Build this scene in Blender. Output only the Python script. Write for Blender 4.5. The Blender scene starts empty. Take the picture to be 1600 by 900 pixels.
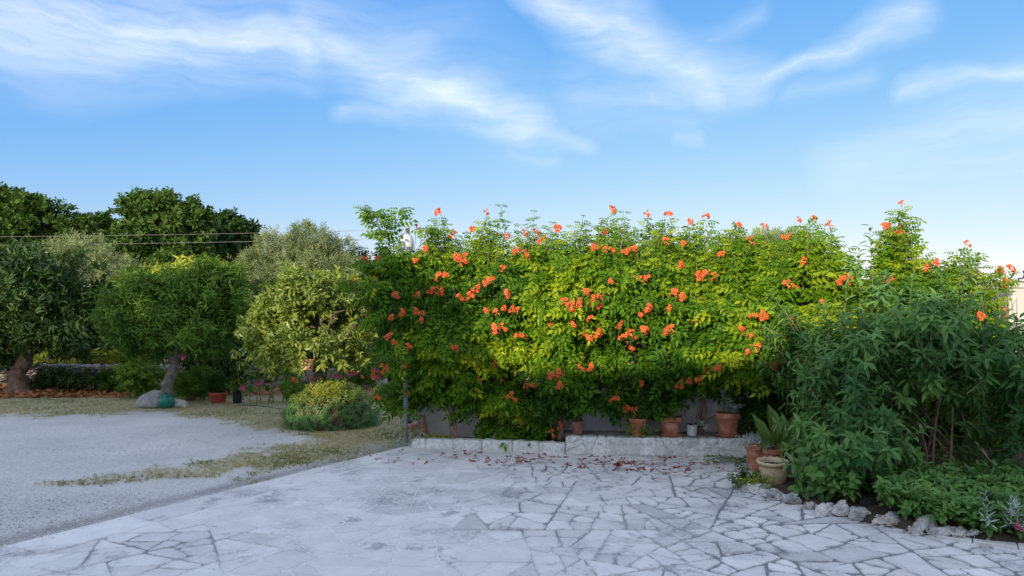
import bpy, math, random
import numpy as np
R = math.radians
rng = np.random.default_rng(7)
random.seed(7)
scene = bpy.context.scene
COL = scene.collection

# ------------------------------------------------------------------ camera
CAMH, F, HOR = 1.6, 1100.0, 503.0        # metres, pixels of a 1600 px wide frame, horizon row
cam_d = bpy.data.cameras.new('camera'); cam = bpy.data.objects.new('camera', cam_d); COL.objects.link(cam)
cam_d.sensor_width = 36; cam_d.lens = F/1600*36; cam_d.clip_end = 3000
cam_d.shift_y = (HOR-450)/1600
cam.location = (0, 0, CAMH); cam.rotation_euler = (R(90), 0, 0)
scene.camera = cam

# ------------------------------------------------------------------ light
SUN_AZ, SUN_EL = R(25), R(14)            # light travels towards +Y, turned 25 deg to +X, sinking 14 deg
sun_d = bpy.data.lights.new('sun', 'SUN'); sun_d.energy = 3.5; sun_d.angle = R(0.6); sun_d.color = (1, .84, .62)
sun = bpy.data.objects.new('sun', sun_d); COL.objects.link(sun)
sun.rotation_euler = (R(90)-SUN_EL, 0, -SUN_AZ); sun.location = (-12, -25, 12)
scene.view_settings.view_transform = 'Standard'; scene.view_settings.look = 'None'
scene.view_settings.gamma = 1; scene.view_settings.use_curve_mapping = False
scene.view_settings.exposure = 0.75
scene.cycles.use_adaptive_sampling = False; scene.cycles.max_bounces = 8; scene.cycles.transparent_max_bounces = 8

world = bpy.data.worlds.new('World'); scene.world = world; world.use_nodes = True
def build_world():
    nt = world.node_tree; N = nt.nodes; L = nt.links; N.clear()
    def node(t, **k):
        n = N.new(t)
        for a, b in k.items(): setattr(n, a, b)
        return n
    def inp(n, i, v):
        if hasattr(v, 'links'): L.new(v, n.inputs[i])
        else: n.inputs[i].default_value = v
    def m(op, a, b=0.0, clamp=False):
        n = node('ShaderNodeMath', operation=op, use_clamp=clamp); inp(n, 0, a); inp(n, 1, b); return n.outputs[0]
    def vm(op, a, b=(0, 0, 0), out=0):
        n = node('ShaderNodeVectorMath', operation=op); inp(n, 0, a); inp(n, 1, b)
        return n.outputs['Value'] if op in ('DOT_PRODUCT', 'LENGTH') else n.outputs[0]
    sky = node('ShaderNodeTexSky', sky_type='NISHITA', sun_disc=False, sun_elevation=SUN_EL, sun_rotation=SUN_AZ+math.pi)
    sky.altitude = 200; sky.air_density = 1.0; sky.dust_density = .6; sky.ozone_density = 2.2
    sr = node('ShaderNodeSeparateColor'); L.new(sky.outputs[0], sr.inputs[0])   # one tone curve for the whole sky
    r_ = m('MULTIPLY', m('SUBTRACT', 1.0, m('POWER', 2.71828, m('MULTIPLY', m('POWER', sr.outputs[0], 1.6), -.075))), 1.15*SKY_K)
    g_ = m('MULTIPLY', m('POWER', sr.outputs[1], .75), .186*SKY_K); b_ = m('MULTIPLY', m('POWER', sr.outputs[2], .15), .60*SKY_K)
    cc = node('ShaderNodeCombineColor'); inp(cc, 0, r_); inp(cc, 1, g_); inp(cc, 2, b_); skyc = cc.outputs[0]
    tc = node('ShaderNodeTexCoord'); sp = node('ShaderNodeSeparateXYZ'); L.new(tc.outputs['Generated'], sp.inputs[0])
    az = m('ARCTAN2', sp.outputs[0], sp.outputs[1]); el = m('ARCSINE', sp.outputs[2])
    cb = node('ShaderNodeCombineXYZ'); inp(cb, 0, az); inp(cb, 1, el); P0 = cb.outputs[0]
    wn = node('ShaderNodeTexNoise'); wn.inputs['Scale'].default_value = 6; wn.inputs['Detail'].default_value = 5; L.new(P0, wn.inputs['Vector'])
    w = vm('SUBTRACT', wn.outputs['Color'], (.5, .5, .5)); ws = node('ShaderNodeVectorMath', operation='SCALE'); L.new(w, ws.inputs[0]); ws.inputs['Scale'].default_value = .075
    Pw = vm('ADD', P0, ws.outputs[0]); Pw = vm('MULTIPLY', Pw, (1, 1, 0))
    def ae(px, py):
        x = (px-800)/F; z = (HOR-py)/F; return (math.atan(x), math.atan(z*math.cos(math.atan(x))))
    def stroke(x0, y0, w0, x1, y1, w1, s):
        A = ae(x0, y0); B = ae(x1, y1); d = (B[0]-A[0], B[1]-A[1]); l2 = d[0]**2+d[1]**2
        rel = vm('SUBTRACT', Pw, (A[0], A[1], 0))
        t = m('MULTIPLY', vm('DOT_PRODUCT', rel, (d[0], d[1], 0)), 1/l2, True)
        sc = node('ShaderNodeVectorMath', operation='SCALE'); sc.inputs[0].default_value = (d[0], d[1], 0); L.new(t, sc.inputs['Scale'])
        dist = vm('LENGTH', vm('SUBTRACT', rel, sc.outputs[0]))
        wid = m('ADD', m('MULTIPLY', t, 1.5*(w1-w0)/F), 1.5*w0/F)
        q = m('SUBTRACT', 1.0, m('DIVIDE', dist, wid), True)
        q = m('POWER', q, 1.15)
        return m('MULTIPLY', q, s*.95)
    def fib(rot, sc, lo, hi):
        mp = node('ShaderNodeMapping'); L.new(Pw, mp.inputs[0]); mp.inputs['Rotation'].default_value = (0, 0, rot); mp.inputs['Scale'].default_value = sc
        n = node('ShaderNodeTexNoise'); L.new(mp.outputs[0], n.inputs['Vector']); n.inputs['Scale'].default_value = 1; n.inputs['Detail'].default_value = 9; n.inputs['Roughness'].default_value = .62
        r = node('ShaderNodeMapRange'); L.new(n.outputs[0], r.inputs[0]); r.inputs[1].default_value = lo; r.inputs[2].default_value = hi; return r.outputs[0]
    ga = [(-150, 0, 75, 250, 40, 80, .95), (250, 45, 75, 470, 75, 50, .9), (470, 40, 50, 640, 110, 60, .75), (600, 110, 50, 830, 190, 34, .85),
          (530, 178, 16, 700, 168, 22, .5), (800, 190, 30, 910, 222, 16, .4), (380, 10, 40, 600, 60, 60, .45), (560, -20, 120, 800, 170, 70, .22),
          (820, -30, 35, 970, 55, 48, .95), (960, 40, 50, 1110, 125, 40, .9), (900, 140, 50, 1060, 165, 40, .35), (1000, 90, 60, 1180, 120, 34, .6), (280, 110, 30, 560, 110, 26, .25)]
    gb = [(1010, 150, 18, 1200, 116, 16, .6), (1190, 114, 14, 1330, 82, 14, .7), (1290, 90, 18, 1430, 38, 28, .65), (1410, 142, 16, 1650, 108, 16, .6),
          (1320, 265, 40, 1650, 190, 90, .4), (1055, 216, 14, 1090, 215, 12, .4), (1110, 55, 20, 1180, 12, 14, .25), (800, 236, 14, 865, 250, 12, .25), (1240, 150, 16, 1350, 125, 14, .25)]
    def acc(g):
        o = 0.0
        for s in g: o = m('MAXIMUM', o, stroke(*s))
        return o
    ca = m('MULTIPLY', acc(ga), fib(R(24), (5, 30, 1), .18, .80))
    cb2 = m('MULTIPLY', acc(gb), fib(R(-18), (5, 30, 1), .2, .8))
    edge = m('MAXIMUM', m('MULTIPLY', m('SUBTRACT', m('ABSOLUTE', az), .70), 3.0, True), m('MULTIPLY', m('SUBTRACT', el, .42), 4.0, True))
    # denser streaky cirrus added overhead and round the unseen sky to brighten the shade
    mp2 = node('ShaderNodeMapping'); L.new(tc.outputs['Generated'], mp2.inputs[0]); mp2.inputs['Rotation'].default_value = (0, .3, .5); mp2.inputs['Scale'].default_value = (2.2, 6.5, 4)
    n2 = node('ShaderNodeTexNoise'); L.new(mp2.outputs[0], n2.inputs['Vector']); n2.inputs['Scale'].default_value = 1; n2.inputs['Detail'].default_value = 9; n2.inputs['Distortion'].default_value = .6
    mr = node('ShaderNodeMapRange'); L.new(n2.outputs[0], mr.inputs[0]); mr.inputs[1].default_value = .30; mr.inputs[2].default_value = .62
    fill_cirrus = m('MULTIPLY', mr.outputs[0], m('MULTIPLY', edge, .95))
    cl = m('MAXIMUM', m('MAXIMUM', ca, cb2), fill_cirrus, True)
    mix = node('ShaderNodeMix', data_type='RGBA'); L.new(cl, mix.inputs[0]); L.new(skyc, mix.inputs[6]); mix.inputs[7].default_value = CLOUD
    bg = node('ShaderNodeBackground'); L.new(mix.outputs[2], bg.inputs[0]); bg.inputs[1].default_value = SKY_S
    out = node('ShaderNodeOutputWorld'); L.new(bg.outputs[0], out.inputs[0])
SKY_S = .14
SKY_K = .74/SKY_S
CLOUD = (.93*SKY_K, .98*SKY_K, 1.03*SKY_K, 1)
build_world()
world.cycles.sampling_method = 'MANUAL'; world.cycles.sample_map_resolution = 512

# ------------------------------------------------------------------ helpers
def A(*v): return np.array(v, float)
def nrm(v): return v/np.maximum(np.linalg.norm(v, axis=-1, keepdims=True), 1e-9)
def PX(px, py, Y): return A((px-800)/F*Y, Y, CAMH-(py-HOR)/F*Y)          # a pixel at a known distance
def GR(px, py, z=0.): Y = F*(CAMH-z)/(py-HOR); return A((px-800)/F*Y, Y, z)   # a pixel on level ground
def vnoise(p, seed=0):
    p = np.asarray(p, float); i = np.floor(p).astype(np.int64); f = p-i; f = f*f*(3-2*f)
    def h(a):
        n = (a[..., 0]*374761393+a[..., 1]*668265263+a[..., 2]*2147483647+seed*1274126177) & 0xffffffff
        n = ((n ^ (n >> 13))*1274126177) & 0xffffffff
        return ((n ^ (n >> 16)) & 0xffff)/65535.
    o = 0
    for dx in (0, 1):
        for dy in (0, 1):
            for dz in (0, 1):
                w = (f[..., 0] if dx else 1-f[..., 0])*(f[..., 1] if dy else 1-f[..., 1])*(f[..., 2] if dz else 1-f[..., 2])
                o = o+w*h(i+np.array([dx, dy, dz]))
    return o
def fbm(p, seed=0, oct=3):
    o = 0; a = .5; p = np.asarray(p, float)
    for k in range(oct): o = o+a*vnoise(p*2**k, seed+k); a *= .5
    return o/(1-.5**oct)

def mk_mesh(name, V, tris=None, quads=None, tone=None, smooth=False, ngons=None):
    me = bpy.data.meshes.new(name)
    V = np.asarray(V, np.float32).reshape(-1, 3)
    parts = []; sizes = []
    for q, k in ((tris, 3), (quads, 4)):
        if q is not None and len(q): q = np.asarray(q, np.int32); parts.append(q.ravel()); sizes.append(np.full(len(q), k, np.int32))
    if ngons:
        for g in ngons: parts.append(np.asarray(g, np.int32)); sizes.append(np.array([len(g)], np.int32))
    idx = np.concatenate(parts); sz = np.concatenate(sizes)
    me.vertices.add(len(V)); me.vertices.foreach_set('co', V.ravel())
    me.loops.add(len(idx)); me.loops.foreach_set('vertex_index', idx)
    me.polygons.add(len(sz)); me.polygons.foreach_set('loop_start', np.concatenate([[0], np.cumsum(sz)[:-1]]).astype(np.int32))
    me.polygons.foreach_set('use_smooth', np.full(len(sz), bool(smooth)))
    if tone is not None:
        at = me.attributes.new('tone', 'FLOAT', 'POINT'); at.data.foreach_set('value', np.asarray(tone, np.float32))
    me.update(calc_edges=True); me.validate()
    return me
def ob(name, me, mat=None, parent=None, loc=None, kind=None):
    o = bpy.data.objects.new(name, me); COL.objects.link(o)
    if mat is not None and me is not None and len(me.materials) == 0: me.materials.append(mat)
    if parent is not None: o.parent = parent
    if loc is not None: o.location = loc
    if kind: o['kind'] = kind
    return o
def empty(name, loc, label, cat, group=None, rot=0):
    o = bpy.data.objects.new(name, None); COL.objects.link(o); o.location = loc; o.rotation_euler = (0, 0, rot); o.empty_display_size = .1
    return tag(o, label, cat, group)
def tag(o, label, cat, group=None, kind=None):
    o['label'] = label; o['category'] = cat; o['kind'] = 'thing'
    if group: o['group'] = group
    if kind: o['kind'] = kind
    return o

class MB:
    """collects vertices, triangles and quads of one mesh"""
    def __init__(s): s.V = []; s.T = []; s.Q = []; s.tn = []; s.n = 0
    def add(s, V, T=None, Q=None, tone=.5):
        V = np.asarray(V, float); 
        if T is not None and len(T): s.T.append(np.asarray(T)+s.n)
        if Q is not None and len(Q): s.Q.append(np.asarray(Q)+s.n)
        s.V.append(V); s.tn.append(np.broadcast_to(np.asarray(tone, float), (len(V),))); s.n += len(V); return s
    def tube(s, pts, rad, seg=7, tone=.5, cap=True, wob=0):
        pts = np.asarray(pts, float); k = len(pts); rad = np.broadcast_to(np.asarray(rad, float), (k,))
        t = np.gradient(pts, axis=0); t = nrm(t)
        ref = A(0, 0, 1) if abs(t[0][2]) < .9 else A(1, 0, 0)
        V = []
        for i in range(k):
            u = nrm(np.cross(t[i], ref)); w = np.cross(u, t[i]); ref = ref if i == 0 else ref
            a = np.linspace(0, 2*np.pi, seg, endpoint=False)
            r = rad[i]*(1+(wob*(vnoise(np.stack([np.cos(a)*1.3+pts[i][0]*7, np.sin(a)*1.3, np.full(seg, pts[i][2]*4)], -1), 3)-.5) if wob else 0))
            V.append(pts[i]+np.outer(np.cos(a)*r, u)+np.outer(np.sin(a)*r, w))
        V = np.concatenate(V); Q = []
        for i in range(k-1):
            for j in range(seg):
                a, b = i*seg+j, i*seg+(j+1) % seg; Q.append((a, b, b+seg, a+seg))
        T = []
        if cap:
            V = np.concatenate([V, [pts[0], pts[-1]]]); c0, c1 = k*seg, k*seg+1
            for j in range(seg): T += [(c0, (j+1) % seg, j), (c1, (k-1)*seg+j, (k-1)*seg+(j+1) % seg)]
        return s.add(V, T, Q, tone)
    def box(s, lo, hi, tone=.5, rz=0, c=(0, 0)):
        x0, y0, z0 = lo; x1, y1, z1 = hi
        V = A((x0, y0, z0), (x1, y0, z0), (x1, y1, z0), (x0, y1, z0), (x0, y0, z1), (x1, y0, z1), (x1, y1, z1), (x0, y1, z1))
        return s.add(V, None, [(0, 3, 2, 1), (4, 5, 6, 7), (0, 1, 5, 4), (1, 2, 6, 5), (2, 3, 7, 6), (3, 0, 4, 7)], tone)
    def lathe(s, prof, seg=24, tone=.5, wave=None):
        V = []
        a = np.linspace(0, 2*np.pi, seg, endpoint=False)
        for i, (r, z) in enumerate(prof):
            rr = np.full(seg, float(r)); zz = np.full(seg, float(z))
            if wave and i in wave[0]: rr = rr*(1+wave[1]*np.sin(a*wave[2])); zz = zz+wave[3]*np.cos(a*wave[2])
            V.append(np.stack([np.cos(a)*rr, np.sin(a)*rr, zz], -1))
        V = np.concatenate(V); Q = []
        for i in range(len(prof)-1):
            for j in range(seg):
                p, q = i*seg+j, i*seg+(j+1) % seg; Q.append((p, q, q+seg, p+seg))
        return s.add(V, None, Q, tone)
    def mesh(s, name, smooth=False):
        return mk_mesh(name, np.concatenate(s.V), np.concatenate(s.T) if s.T else None, np.concatenate(s.Q) if s.Q else None, np.concatenate(s.tn), smooth)
    def scatter(s, tm, pos, axis, normal, size, tone):
        """copies of a template (axis +y, face +z) at pos"""
        V0, T0, t0 = tm; pos = np.asarray(pos, float); n = len(pos)
        if n == 0: return s
        y = nrm(np.asarray(axis, float)); z = np.asarray(normal, float); z = nrm(z-y*(z*y).sum(-1, keepdims=True)); x = np.cross(y, z)
        size = np.broadcast_to(np.asarray(size, float), (n,))
        V = (V0[None, :, 0:1]*x[:, None]+V0[None, :, 1:2]*y[:, None]+V0[None, :, 2:3]*z[:, None])*size[:, None, None]+pos[:, None]
        T = T0[None]+(np.arange(n)*len(V0))[:, None, None]
        tn = np.clip(np.asarray(tone, float)[:, None]+t0[None], 0, 1)
        return s.add(V.reshape(-1, 3), T.reshape(-1, 3), None, tn.ravel())

# leaf templates: (vertices, triangles, tone offset); axis +y, face +z, unit length
def leaf(l=1, w=.4, droop=.15, fold=.12, fine=True, wide=.42):
    if fine:
        V = [(0, 0, 0), (-w/2*.8, l*wide*.7, fold*w), (0, l*wide*.7, 0), (w/2*.8, l*wide*.7, fold*w),
             (-w/2*.72, l*.68, fold*w-droop*.45*l), (0, l*.68, -droop*.5*l), (w/2*.72, l*.68, fold*w-droop*.45*l), (0, l*.97, -droop*l)]
        T = [(0, 2, 1), (0, 3, 2), (1, 2, 5), (1, 5, 4), (2, 3, 6), (2, 6, 5), (4, 5, 7), (5, 6, 7)]
    else:
        V = [(0, 0, 0), (-w/2, l*wide, fold*w), (0, l*wide, 0), (w/2, l*wide, fold*w), (0, l, -droop*l)]
        T = [(0, 2, 1), (0, 3, 2), (1, 2, 4), (2, 3, 4)]
    return A(*V), np.array(T), np.zeros(len(V))
def flat_leaf(w=.4, d=.1): return A((0, 0, 0), (w/2, .45, .02), (0, 1, -d), (-w/2, .45, .02)), np.array([(0, 1, 2), (0, 2, 3)]), np.zeros(4)
def compound(items):
    """items: (template, pos, axis, normal, size, tone offset)"""
    b = MB()
    for tm, p, a, n, s_, to in items: b.scatter(tm, [p], [a], [n], [s_], [0.]); b.tn[-1] = np.full(len(tm[0]), to)
    return np.concatenate(b.V), np.concatenate(b.T), np.concatenate(b.tn)
def rdir(n, r=rng): return nrm(r.normal(size=(n, 3)))

# ------------------------------------------------------------------ materials
def newmat(name):
    m = bpy.data.materials.new(name); m.use_nodes = True; nt = m.node_tree; nt.nodes.clear()
    return m, nt, nt.nodes, nt.links
def rgb(c): return (c[0], c[1], c[2], 1)
def leafmat(name, c0, c1, tc=None, trans=.3, rough=.5, spec=.35, mid=None):
    m, nt, N, L = newmat(name)
    at = N.new('ShaderNodeAttribute'); at.attribute_name = 'tone'
    rp = N.new('ShaderNodeValToRGB'); rp.color_ramp.elements[0].color = rgb(c0); rp.color_ramp.elements[1].color = rgb(c1)
    if mid: e = rp.color_ramp.elements.new(.5); e.color = rgb(mid)
    L.new(at.outputs['Fac'], rp.inputs[0])
    p = N.new('ShaderNodeBsdfPrincipled'); L.new(rp.outputs[0], p.inputs['Base Color']); p.inputs['Roughness'].default_value = rough; p.inputs['Specular IOR Level'].default_value = spec*.5
    t = N.new('ShaderNodeBsdfTranslucent'); mx = N.new('ShaderNodeMix'); mx.data_type = 'RGBA'; mx.blend_type = 'MULTIPLY'; mx.inputs[0].default_value = 1
    L.new(rp.outputs[0], mx.inputs[6]); mx.inputs[7].default_value = rgb(tc or (1.5, 1.35, .5)); L.new(mx.outputs[2], t.inputs[0])
    ms = N.new('ShaderNodeMixShader'); ms.inputs[0].default_value = trans; L.new(p.outputs[0], ms.inputs[1]); L.new(t.outputs[0], ms.inputs[2])
    o = N.new('ShaderNodeOutputMaterial'); L.new(ms.outputs[0], o.inputs[0]); return m
def noisemat(name, c0, c1, scale=6, rough=.8, bump=.3, bscale=None, detail=6, spec=.3, c2=None, s2=2., amt2=.5, lo=.35, hi=.65, metal=0, tone=0., bdist=.02):
    m, nt, N, L = newmat(name)
    g = N.new('ShaderNodeNewGeometry')
    n = N.new('ShaderNodeTexNoise'); L.new(g.outputs['Position'], n.inputs['Vector']); n.inputs['Scale'].default_value = scale; n.inputs['Detail'].default_value = detail; n.inputs['Roughness'].default_value = .65
    rp = N.new('ShaderNodeValToRGB'); rp.color_ramp.elements[0].color = rgb(c0); rp.color_ramp.elements[1].color = rgb(c1); rp.color_ramp.elements[0].position = lo; rp.color_ramp.elements[1].position = hi
    L.new(n.outputs[0], rp.inputs[0]); col = rp.outputs[0]
    if c2:
        n2 = N.new('ShaderNodeTexNoise'); L.new(g.outputs['Position'], n2.inputs['Vector']); n2.inputs['Scale'].default_value = s2; n2.inputs['Detail'].default_value = 5
        r2 = N.new('ShaderNodeMapRange'); L.new(n2.outputs[0], r2.inputs[0]); r2.inputs[1].default_value = .5; r2.inputs[2].default_value = .72; r2.inputs[4].default_value = amt2
        mx = N.new('ShaderNodeMix'); mx.data_type = 'RGBA'; L.new(r2.outputs[0], mx.inputs[0]); L.new(col, mx.inputs[6]); mx.inputs[7].default_value = rgb(c2); col = mx.outputs[2]
    if tone:
        at = N.new('ShaderNodeAttribute'); at.attribute_name = 'tone'; mr = N.new('ShaderNodeMapRange'); L.new(at.outputs['Fac'], mr.inputs[0]); mr.inputs[3].default_value = 1-tone; mr.inputs[4].default_value = 1+tone
        hs = N.new('ShaderNodeHueSaturation'); L.new(col, hs.inputs['Color']); L.new(mr.outputs[0], hs.inputs['Value']); col = hs.outputs[0]
    p = N.new('ShaderNodeBsdfPrincipled'); L.new(col, p.inputs['Base Color']); p.inputs['Roughness'].default_value = rough; p.inputs['Specular IOR Level'].default_value = spec; p.inputs['Metallic'].default_value = metal
    if bump:
        nb = N.new('ShaderNodeTexNoise'); L.new(g.outputs['Position'], nb.inputs['Vector']); nb.inputs['Scale'].default_value = bscale or scale*4; nb.inputs['Detail'].default_value = 6
        b = N.new('ShaderNodeBump'); b.inputs['Strength'].default_value = bump; b.inputs['Distance'].default_value = bdist; L.new(nb.outputs[0], b.inputs['Height']); L.new(b.outputs[0], p.inputs['Normal'])
    o = N.new('ShaderNodeOutputMaterial'); L.new(p.outputs[0], o.inputs[0]); return m

M = {}
M['vine'] = leafmat('vine_leaf', (0.024, 0.08, 0.007), (0.40, 0.47, 0.02), (1.3, 1.3, .3), .32, .5, .35, (0.095, 0.215, 0.008))
M['shrub'] = leafmat('shrub_leaf', (.04, .135, .042), (.20, .37, .10), (1.3, 1.35, .5), .28, .5, .4)
M['cover'] = leafmat('ground_cover_leaf', (0.077, 0.189, 0.056), (0.182, 0.35, 0.077), (1.3, 1.35, .5), .28, .5, .4)
M['darkleaf'] = leafmat('dark_leaf', (.022, .055, .016), (.08, .14, .032), (1.3, 1.35, .5), .25, .42, .5)
M['green2'] = leafmat('green_leaf', (.028, .09, .012), (.17, .29, .035), (1.35, 1.3, .4), .32, .5, .4)
M['fruit'] = leafmat('fruit_leaf', (0.077, 0.14, 0.0252), (0.308, 0.378, 0.07), (1.3, 1.3, .4), .3, .35, .9)
M['olive'] = leafmat('olive_leaf', (.105, .155, .06), (.36, .42, .20), (1.2, 1.2, .7), .2, .55, .35)
M['oak'] = leafmat('oak_leaf', (.022, .065, .014), (.10, .175, .032), (1.3, 1.3, .4), .22, .55, .3)
M['lime'] = leafmat('lime_leaf', (0.182, 0.266, 0.042), (0.504, 0.532, 0.084), (1.3, 1.2, .4), .35, .5, .35)
M['grey'] = leafmat('silver_leaf', (0.224, 0.308, 0.266), (0.588, 0.6, 0.6), (1.1, 1.2, .8), .15, .6, .3)
M['bigleaf'] = leafmat('broad_leaf', (0.098, 0.182, 0.049), (0.224, 0.336, 0.084), (1.3, 1.3, .5), .3, .42, .5)
M['flower'] = leafmat('trumpet_flower', (.80, .36, .09), (.78, .15, .06), (1.2, .8, .6), .3, .5, .3)
M['pink'] = leafmat('pink_flower', (.75, .12, .28), (.65, .06, .22), (1.1, .8, .9), .3, .5, .3)
M['petal'] = leafmat('dry_petal', (.40, .10, .03), (.80, .26, .05), (1.1, .8, .6), .15, .7, .2, (.33, .06, .05))
M['litter'] = leafmat('dry_leaf_litter', (.22, .09, .04), (.55, .26, .12), (1.1, .9, .7), .1, .75, .2)
M['straw'] = leafmat('dry_grass', (.12, .19, .03), (.55, .46, .22), (1.1, 1.1, .7), .2, .7, .2, (.33, .31, .11))
M['bronze'] = leafmat('bronze_leaf', (.17, .10, .12), (.30, .20, .20), (1.1, .9, .9), .2, .6, .3)
M['bark'] = noisemat('bark', (.07, .052, .04), (.20, .155, .12), 14, .9, .8, 30, bdist=.03)
M['greybark'] = noisemat('grey_bark', (.11, .10, .09), (.27, .25, .22), 12, .9, .8, 28, bdist=.03)
M['redbark'] = noisemat('red_bark', (.14, .085, .06), (.33, .22, .16), 10, .9, .7, 24, bdist=.03)
M['stem'] = noisemat('green_stem', (.12, .15, .05), (.22, .22, .09), 20, .7, .2)
M['vinestem'] = noisemat('vine_stem', (.15, .09, .065), (.32, .22, .16), 18, .9, .6, 50)
M['terra'] = noisemat('terracotta', (.36, .12, .065), (.50, .20, .115), 9, .8, .15, 60, c2=(.56, .42, .35), s2=9, amt2=.7)
M['terradark'] = noisemat('old_terracotta', (.26, .11, .08), (.42, .2, .15), 9, .85, .2, 60, c2=(.45, .36, .31), s2=8, amt2=.5)
M['cream'] = noisemat('cream_clay', (.55, .40, .25), (.66, .50, .33), 8, .8, .15, 60, c2=(.48, .36, .25), s2=9, amt2=.4)
M['redplastic'] = noisemat('red_plastic', (.36, .07, .04), (.45, .10, .055), 5, .55, .05)
M['whitepot'] = noisemat('white_plastic', (.62, .64, .66), (.72, .73, .74), 12, .5, .03)
M['blackpot'] = noisemat('black_plastic', (.012, .012, .014), (.03, .03, .033), 8, .5, .1)
M['soil'] = noisemat('soil', (.035, .026, .018), (.10, .075, .05), 14, .95, .8, 40)
M['white'] = noisemat('white_lamp_globe', (.62, .66, .70), (.70, .73, .76), 3, .25, 0, spec=.5)
M['grey_metal'] = noisemat('grey_painted_metal', (.17, .20, .23), (.24, .27, .30), 10, .5, .08, 60, spec=.5)
M['iron'] = noisemat('dark_iron', (.02, .02, .022), (.05, .05, .05), 12, .5, .1)
M['render'] = noisemat('grey_render', (.50, .49, .48), (.64, .62, .60), 5, .9, .3, 60, c2=(.55, .44, .36), s2=2.2, amt2=.45)
M['wash'] = noisemat('whitewashed_stone', (.66, .65, .62), (.90, .89, .86), 22, .9, 1., 38, c2=(.42, .41, .40), s2=18, amt2=.6, tone=.12, bdist=.025)
M['plaster'] = noisemat('white_plaster', (.46, .45, .43), (.56, .55, .53), 3, .9, .2, 50, c2=(.34, .33, .31), s2=3, amt2=.4)
M['rock'] = noisemat('white_limestone_rock', (.30, .285, .27), (.74, .72, .69), 9, .95, 1., 30, c2=(.40, .30, .22), s2=7, amt2=.55, bdist=.03)
M['greyrock'] = noisemat('grey_rock', (.26, .26, .27), (.46, .46, .46), 7, .95, .8, 22, c2=(.2, .19, .18), s2=5, amt2=.5, bdist=.03)
M['drystone'] = noisemat('dry_stone', (.17, .16, .155), (.42, .39, .37), 6, .95, .8, 18, c2=(.14, .13, .12), s2=3, amt2=.6, tone=.3, bdist=.03)
M['wicker'] = noisemat('wicker', (.42, .24, .12), (.62, .40, .23), 40, .8, .6, 90)
M['wood'] = noisemat('weathered_wood', (.27, .21, .16), (.42, .34, .27), 9, .9, .4, 40)
M['tile'] = noisemat('roof_tile', (.36, .25, .18), (.52, .40, .30), 6, .9, .4, 20)
M['housewall'] = noisemat('house_wall', (.70, .68, .64), (.78, .76, .72), 2, .9, .2, 30)
M['hose'] = noisemat('hose', (.03, .14, .14), (.05, .2, .19), 5, .5, 0)
M['cable'] = noisemat('cable', (.16, .165, .17), (.2, .205, .21), 5, .6, 0)

def glassmat():
    m, nt, N, L = newmat('green_glass')
    p = N.new('ShaderNodeBsdfPrincipled'); p.inputs['Base Color'].default_value = (.02, .30, .25, 1); p.inputs['Roughness'].default_value = .08
    p.inputs['Transmission Weight'].default_value = .45; p.inputs['IOR'].default_value = 1.45
    o = N.new('ShaderNodeOutputMaterial'); L.new(p.outputs[0], o.inputs[0]); return m
M['glass'] = glassmat()
import bmesh
GZ = -.03                                     # garden ground; the patio surface is z = 0
# ------------------------------------------------------------------ ground
EA, ED = A(-3.64, 5.0), nrm(A(2.27, 4.1))      # left edge of the patio
def left_of_edge(X, Y): return (X-EA[0])*ED[1]-(Y-EA[1])*ED[0]     # > 0 inside the patio
def seg_d(px, py, pts):
    """distance in rows/width units to a poly-line of (px, py, halfwidth)"""
    best = np.full(np.shape(px), 9.)
    for (x0, y0, w0), (x1, y1, w1) in zip(pts[:-1], pts[1:]):
        t = np.clip((px-x0)/(x1-x0), 0, 1); ok = (px >= min(x0, x1)-8) & (px <= max(x0, x1)+8)
        d = np.abs(py-(y0+t*(y1-y0)))/(w0+t*(w1-w0)); best = np.where(ok, np.minimum(best, d), best)
    return best
def masks(X, Y):
    X = np.asarray(X, float); Y = np.asarray(Y, float); Ys = np.maximum(Y, .5)
    px = 800+F*X/Ys; py = HOR+F*CAMH/Ys
    n = fbm(np.stack([X*1.3, Y*1.3, 0*X], -1), 5, 4)-.5; n2 = fbm(np.stack([X*5, Y*5, 0*X], -1), 9, 3)-.5
    lim = np.interp(px, [-400, 0, 230, 300, 400, 450, 520, 640], [640, 646, 640, 648, 664, 676, 688, 690])
    strip = np.clip((lim-py)/7+.5+n*3+n2*2, 0, 1)
    d = seg_d(px, py, [(60, 752, 5), (150, 747, 9), (300, 734, 17), (400, 718, 28), (480, 704, 32), (560, 692, 34), (640, 672, 30)])
    tongue = np.clip((1.0-d)*1.6+n*2.6+n2*2.2, 0, 1)*np.clip((px-40)/60, 0, 1)
    g = np.maximum(strip, tongue*np.clip((px+150)/600, .55, 1))
    e = left_of_edge(X, Y)
    asph = np.clip(1-np.abs(e+.22)/.22+n*1.2, 0, 1)*.75          # dark grit along the patio edge
    asph = np.maximum(asph, np.clip((e+.75)*4, 0, 1)*np.clip((px-540)/25, 0, 1)*np.clip(1.2-(Y-7.6)/2.2, 0, 1)*(py < 740))
    g = g*(1-asph*.9)
    earth = np.clip((616-py)/5+n*3, 0, 1)                         # reddish earth and leaves under the trees
    return g, asph, earth
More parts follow.
